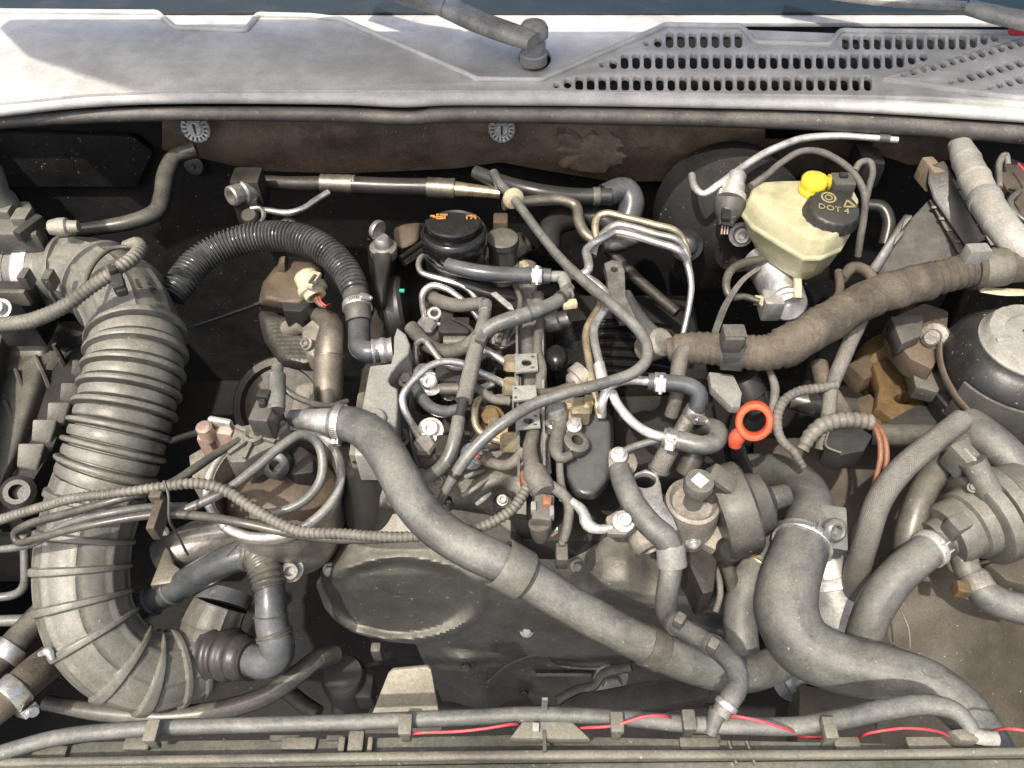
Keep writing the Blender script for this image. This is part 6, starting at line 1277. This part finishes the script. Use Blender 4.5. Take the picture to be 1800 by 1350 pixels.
# control unit and its bracket
t = thing('control_unit', 'dusty grey engine control unit leaning in its black ribbed cradle', 'control unit', P(1620,470,.82))
org = P(1620,400,.86); nrm = Vector((-.35,-.55,.75)).normalized()
q = [(1633,350),(1642,370),(1700,470),(1560,490),(1540,480),(1600,385)]
W = plane_pts(q, ('n', (org, nrm))); part('case', M().prism(W, -nrm*.02), 'ecu', t, bev=.003)
q = [(1632,292),(1660,280),(1690,330),(1740,420),(1725,425),(1702,440),(1640,350),(1630,320)]
W = plane_pts(q, ('n', (org+nrm*.02, nrm))); part('cradle', M().prism(W, -nrm*.03), 'plastic_black', t, bev=.004)
q = [(1632,350),(1644,352),(1702,435),(1688,452)]
W = plane_pts(q, ('n', (org+nrm*.010, nrm))); part('edge_rail', M().prism(W, -nrm*.02), 'plastic_brown', t, bev=.002)
for k in range(5):
    x, y = 1642+13*k, 362+20*k; W = plane_pts([(x-6,y),(x+14,y-2),(x+17,y+3),(x-3,y+5)], ('n',(org+nrm*.013, nrm))); part('rib', M().prism(W, -nrm*.01), 'plastic_dirty', t, bev=.001)
for k in range(7):
    x, y = 1650+12*k, 300+20*k; W = plane_pts([(x+22,y+14),(x+34,y+16),(x+40,y+30),(x+32,y+32)], ('n',(org+nrm*.024, nrm))); part('rim', M().prism(W, -nrm*.012), 'beam_tan', t, bev=.001)
q = [(1590,375),(1605,378),(1545,480),(1520,480)]; W = plane_pts(q, ('n', (org+nrm*.004, nrm))); part('side_rail', M().prism(W, -nrm*.03), 'plastic_black', t, bev=.003)
for k in range(2):
    x, y = 1590-14*k, 385+28*k; m = M(); W = plane_pts([(x,y),(x+12,y-8),(x+14,y-4),(x-6,y+20)], ('n',(org+nrm*.012, nrm))); m.prism(W, -nrm*.006); part('catch', m, 'plastic_dirty', t, bev=.001)
m = M(); addbx(m, 1642,288,.92,22,24,.03, rotz(10)); part('hinge', m, 'rust_tan' if 'rust_tan' in MATS else 'felt_tan', t, bev=.003)
hose('cable_duct', 'pale grey plastic wrapped cable duct running down the right edge', 'cable duct', [(1688,255,.935,22),(1700,285,.94,28),(1718,325,.945,30),(1742,370,.948,31),(1775,415,.945,32),(1815,455,.935,33)], 'pipe_white', seg=36, ds=.0025, mod=lambda s, th, L: 1+.05*noise.noise(Vector((s*30,math.cos(th),math.sin(th))))+.05*(abs((s/.042)%1-.5) > .46), clamps=[((1733,352), dict(wpx=18, style='none', mt='plate_grey', k=1.02))])
t = thing('fuse_box_edge', 'dirty fuse box latch and cables at the right edge', 'fuse box', P(1780,340,.86))
m = M(); m.prism([P(x,y,.90) for x,y in ((1745,290),(1765,272),(1840,300),(1840,420),(1810,400))], Vector((0,0,-.05))); part('box', m, 'plastic_brown', t, bev=.004)
part('latch', M().tube(Path([(1757,330,.915,6),(1757,285,.92,7),(1768,272,.92,7),(1772,290,.915,6)], ds=.003), seg=10), 'cast_alu', t)
part('cable', M().tube(Path([(1775,330,.91,6),(1790,335,.912,7),(1775,355,.91,7),(1785,375,.905,7),(1820,400,.90,7)], ds=.003), seg=12), 'rubber_dusty', t)
part('cable', M().tube(Path([(1790,288,.92,2.5),(1800,300,.92,2.5),(1808,315,.92,2.5)], ds=.003), seg=8), 'red_wire', t)
m = M(); addbx(m, 1530,265,.90,40,40,.04); solo('pipe_bush', m, 'plastic_black', 'dark rubber bush where the aluminium line meets the bulkhead', 'bush', bev=.008)
hose('servo_hose', 'dim curved vacuum hose behind the tank on the right', 'hose', [(1520,360,.84,12),(1550,365,.84,13),(1562,390,.83,13),(1555,430,.81,13)], 'rubber_black')
# ================================================================== FRONT BEAM
t = thing('front_crossmember', 'long dusty plastic front crossmember along the bottom edge', 'crossmember', P(900,1330,.80))
ou = [(-60,1345),(60,1318),(160,1302),(520,1298),(900,1290),(1300,1300),(1500,1304),(1760,1312),(1860,1312),(1860,1420),(-60,1420)]
part('top', M().prism([P(x,y,.885) for x,y in ou], Vector((0,0,-.06))), 'beam', t, bev=.003)
part('front_lip', M().tube(Path([(-60,1342,.897,9),(300,1336,.897,9),(900,1328,.897,9),(1500,1326,.897,9),(1860,1320,.897,9)], ds=.02), seg=12, fixed=Z3, sq=3), 'beam_tan', t)
part('front_edge', M().prism([P(x,y,.89) for x,y in ((-60,1356),(900,1341),(1860,1332),(1860,1440),(-60,1440))], Vector((0,0,-.05))), 'beam', t, bev=.003)
m = M(); m.prism([P(x,y,.905) for x,y in ((895,1298),(925,1258),(940,1250),(985,1252),(1010,1272),(1040,1300))], Vector((0,0,-.012))); part('centre_bracket', m, 'beam_tan', t, bev=.002)
m = M(); addbx(m, 942,1277,.910,12,14,.006); part('bracket_pad', m, 'cap_white', t, bev=.001)
m = M(); addbx(m, 957,1302,.9065,6,34,.003); part('slot', m, 'print_dark', t)
m = M(); m.box(P(957,1238,.925), (.004,.002,.022)); part('pin', m, 'steel_dull', t)
for x, w_ in ((86,60),(240,46),(525,62),(1230,70),(1490,46),(1640,90)):
    m = M(); addbx(m, x, 1306 if x > 200 else 1322, .8895, w_, 20, .006); part('pad', m, 'beam_tan', t, bev=.002)
for x in (500,600,1240): 
    m = M(); addbx(m, x, 1297, .8875, 52, 8, .003); part('recess', m, 'print_dark', t)
m = M(); addbx(m, 625,1302,.893,28,34,.008); addbx(m, 600,1308,.893,12,26,.008); addbx(m, 650,1308,.893,10,26,.008); part('clip_block', m, 'beam_tan', t, bev=.002)
for x in (1288,1320): 
    m = M(); addbx(m, x,1322,.8965,5,38,.004, rotz(12)); part('strap', m, 'beam_tan', t, bev=.001)
G = 'hose clips'
t, pa = hose('drain_hose', 'long grey hose clipped along the top of the front crossmember', 'hose', [(-60,1345,.90,17),(20,1318,.90,17),(100,1297,.90,17),(250,1281,.90,16),(450,1274,.90,15),(650,1268,.902,15),(800,1262,.904,15),(950,1256,.904,15),(1100,1263,.903,15),(1200,1272,.90,16),(1300,1276,.90,17),(1400,1276,.90,18),(1480,1264,.903,20),(1560,1247,.905,21),(1630,1239,.905,21),(1678,1250,.905,20),(1702,1275,.902,18),(1712,1300,.898,17)], 'hose_matt', seg=26, mod=soft(40,.02))
for (x,y) in ((265,1283),(712,1272),(1085,1268),(1212,1264),(1460,1278)):
    m = M(); addbx(m, x, y, .917, 24, 34, .008); addbx(m, x, y+18, .912, 18, 10, .014); solo('hose_clip', m, 'beam_tan' if x != 1212 else 'plastic_dirty', {265:'torn tan clip on the crossmember hose near the left bend',712:'tan clip where the red wire starts on the crossmember',1085:'tan clip right of the centre bracket over the red wire',1212:'dark hose clip by the foot of the water pipe',1460:'tan clip left of the rising end of the crossmember hose'}[x], 'clip', 'clips on the front crossmember', bev=.002)
m = M().tube(Path([(1708,1290,.90,18),(1725,1296,.90,16),(1752,1298,.90,15)], ds=.004), seg=20); solo('drain_union', m, 'cap_white', 'white plastic union at the right end of the crossmember hose', 'fitting')
m = M(); m.prism([P(x,y,.905) for x,y in ((1668,1282),(1700,1278),(1730,1290),(1720,1305),(1690,1302))], Vector((0,0,-.02))); solo('union_bracket', m, 'beam_tan', 'tan cracked bracket under the white union', 'bracket', bev=.003)
hose('water_pipe_joint', 'grey joint where the water pipe meets the crossmember hose', 'fitting', [(1262,1248,.91,17),(1255,1268,.905,16),(1248,1290,.90,13)], 'rubber_grey', seg=22)
hose('red_wire', 'bright red wire threaded along the front crossmember', 'wire', [(718,1290,.906,3),(740,1288,.91,2.9),(800,1286,.91,2.9),(850,1281,.912,2.9),(900,1273,.912,2.9),(930,1276,.868,2.8),(990,1282,.868,2.8),(1030,1279,.908,2.9),(1075,1276,.914,2.9),(1105,1268,.918,2.9),(1130,1260,.922,2.9),(1165,1258,.922,2.9),(1195,1272,.875,2.8),(1240,1285,.868,2.8),(1278,1268,.885,2.8),(1292,1259,.918,2.9),(1330,1266,.922,2.9),(1385,1282,.914,2.9),(1415,1295,.870,2.8),(1500,1298,.868,2.8),(1530,1288,.905,2.9),(1590,1280,.912,2.9),(1650,1286,.908,2.9),(1700,1312,.868,2.8),(1750,1284,.90,2.9),(1780,1281,.915,3.6),(1850,1296,.915,3.6)], 'red_wire', seg=10)
# tan deflector plate standing before the beam
W = plane_pts([(640,1290),(682,1185),(690,1178),(752,1172),(758,1178),(778,1290)], ('n', (P(710,1230,.80), Vector((0,-.75,.66)).normalized())))
solo('deflector_plate', M().prism(W, Vector((0,.004,-.004))), 'tan_plate', 'pale tan sheet metal plate standing up behind the crossmember', 'bracket', bev=.0015)
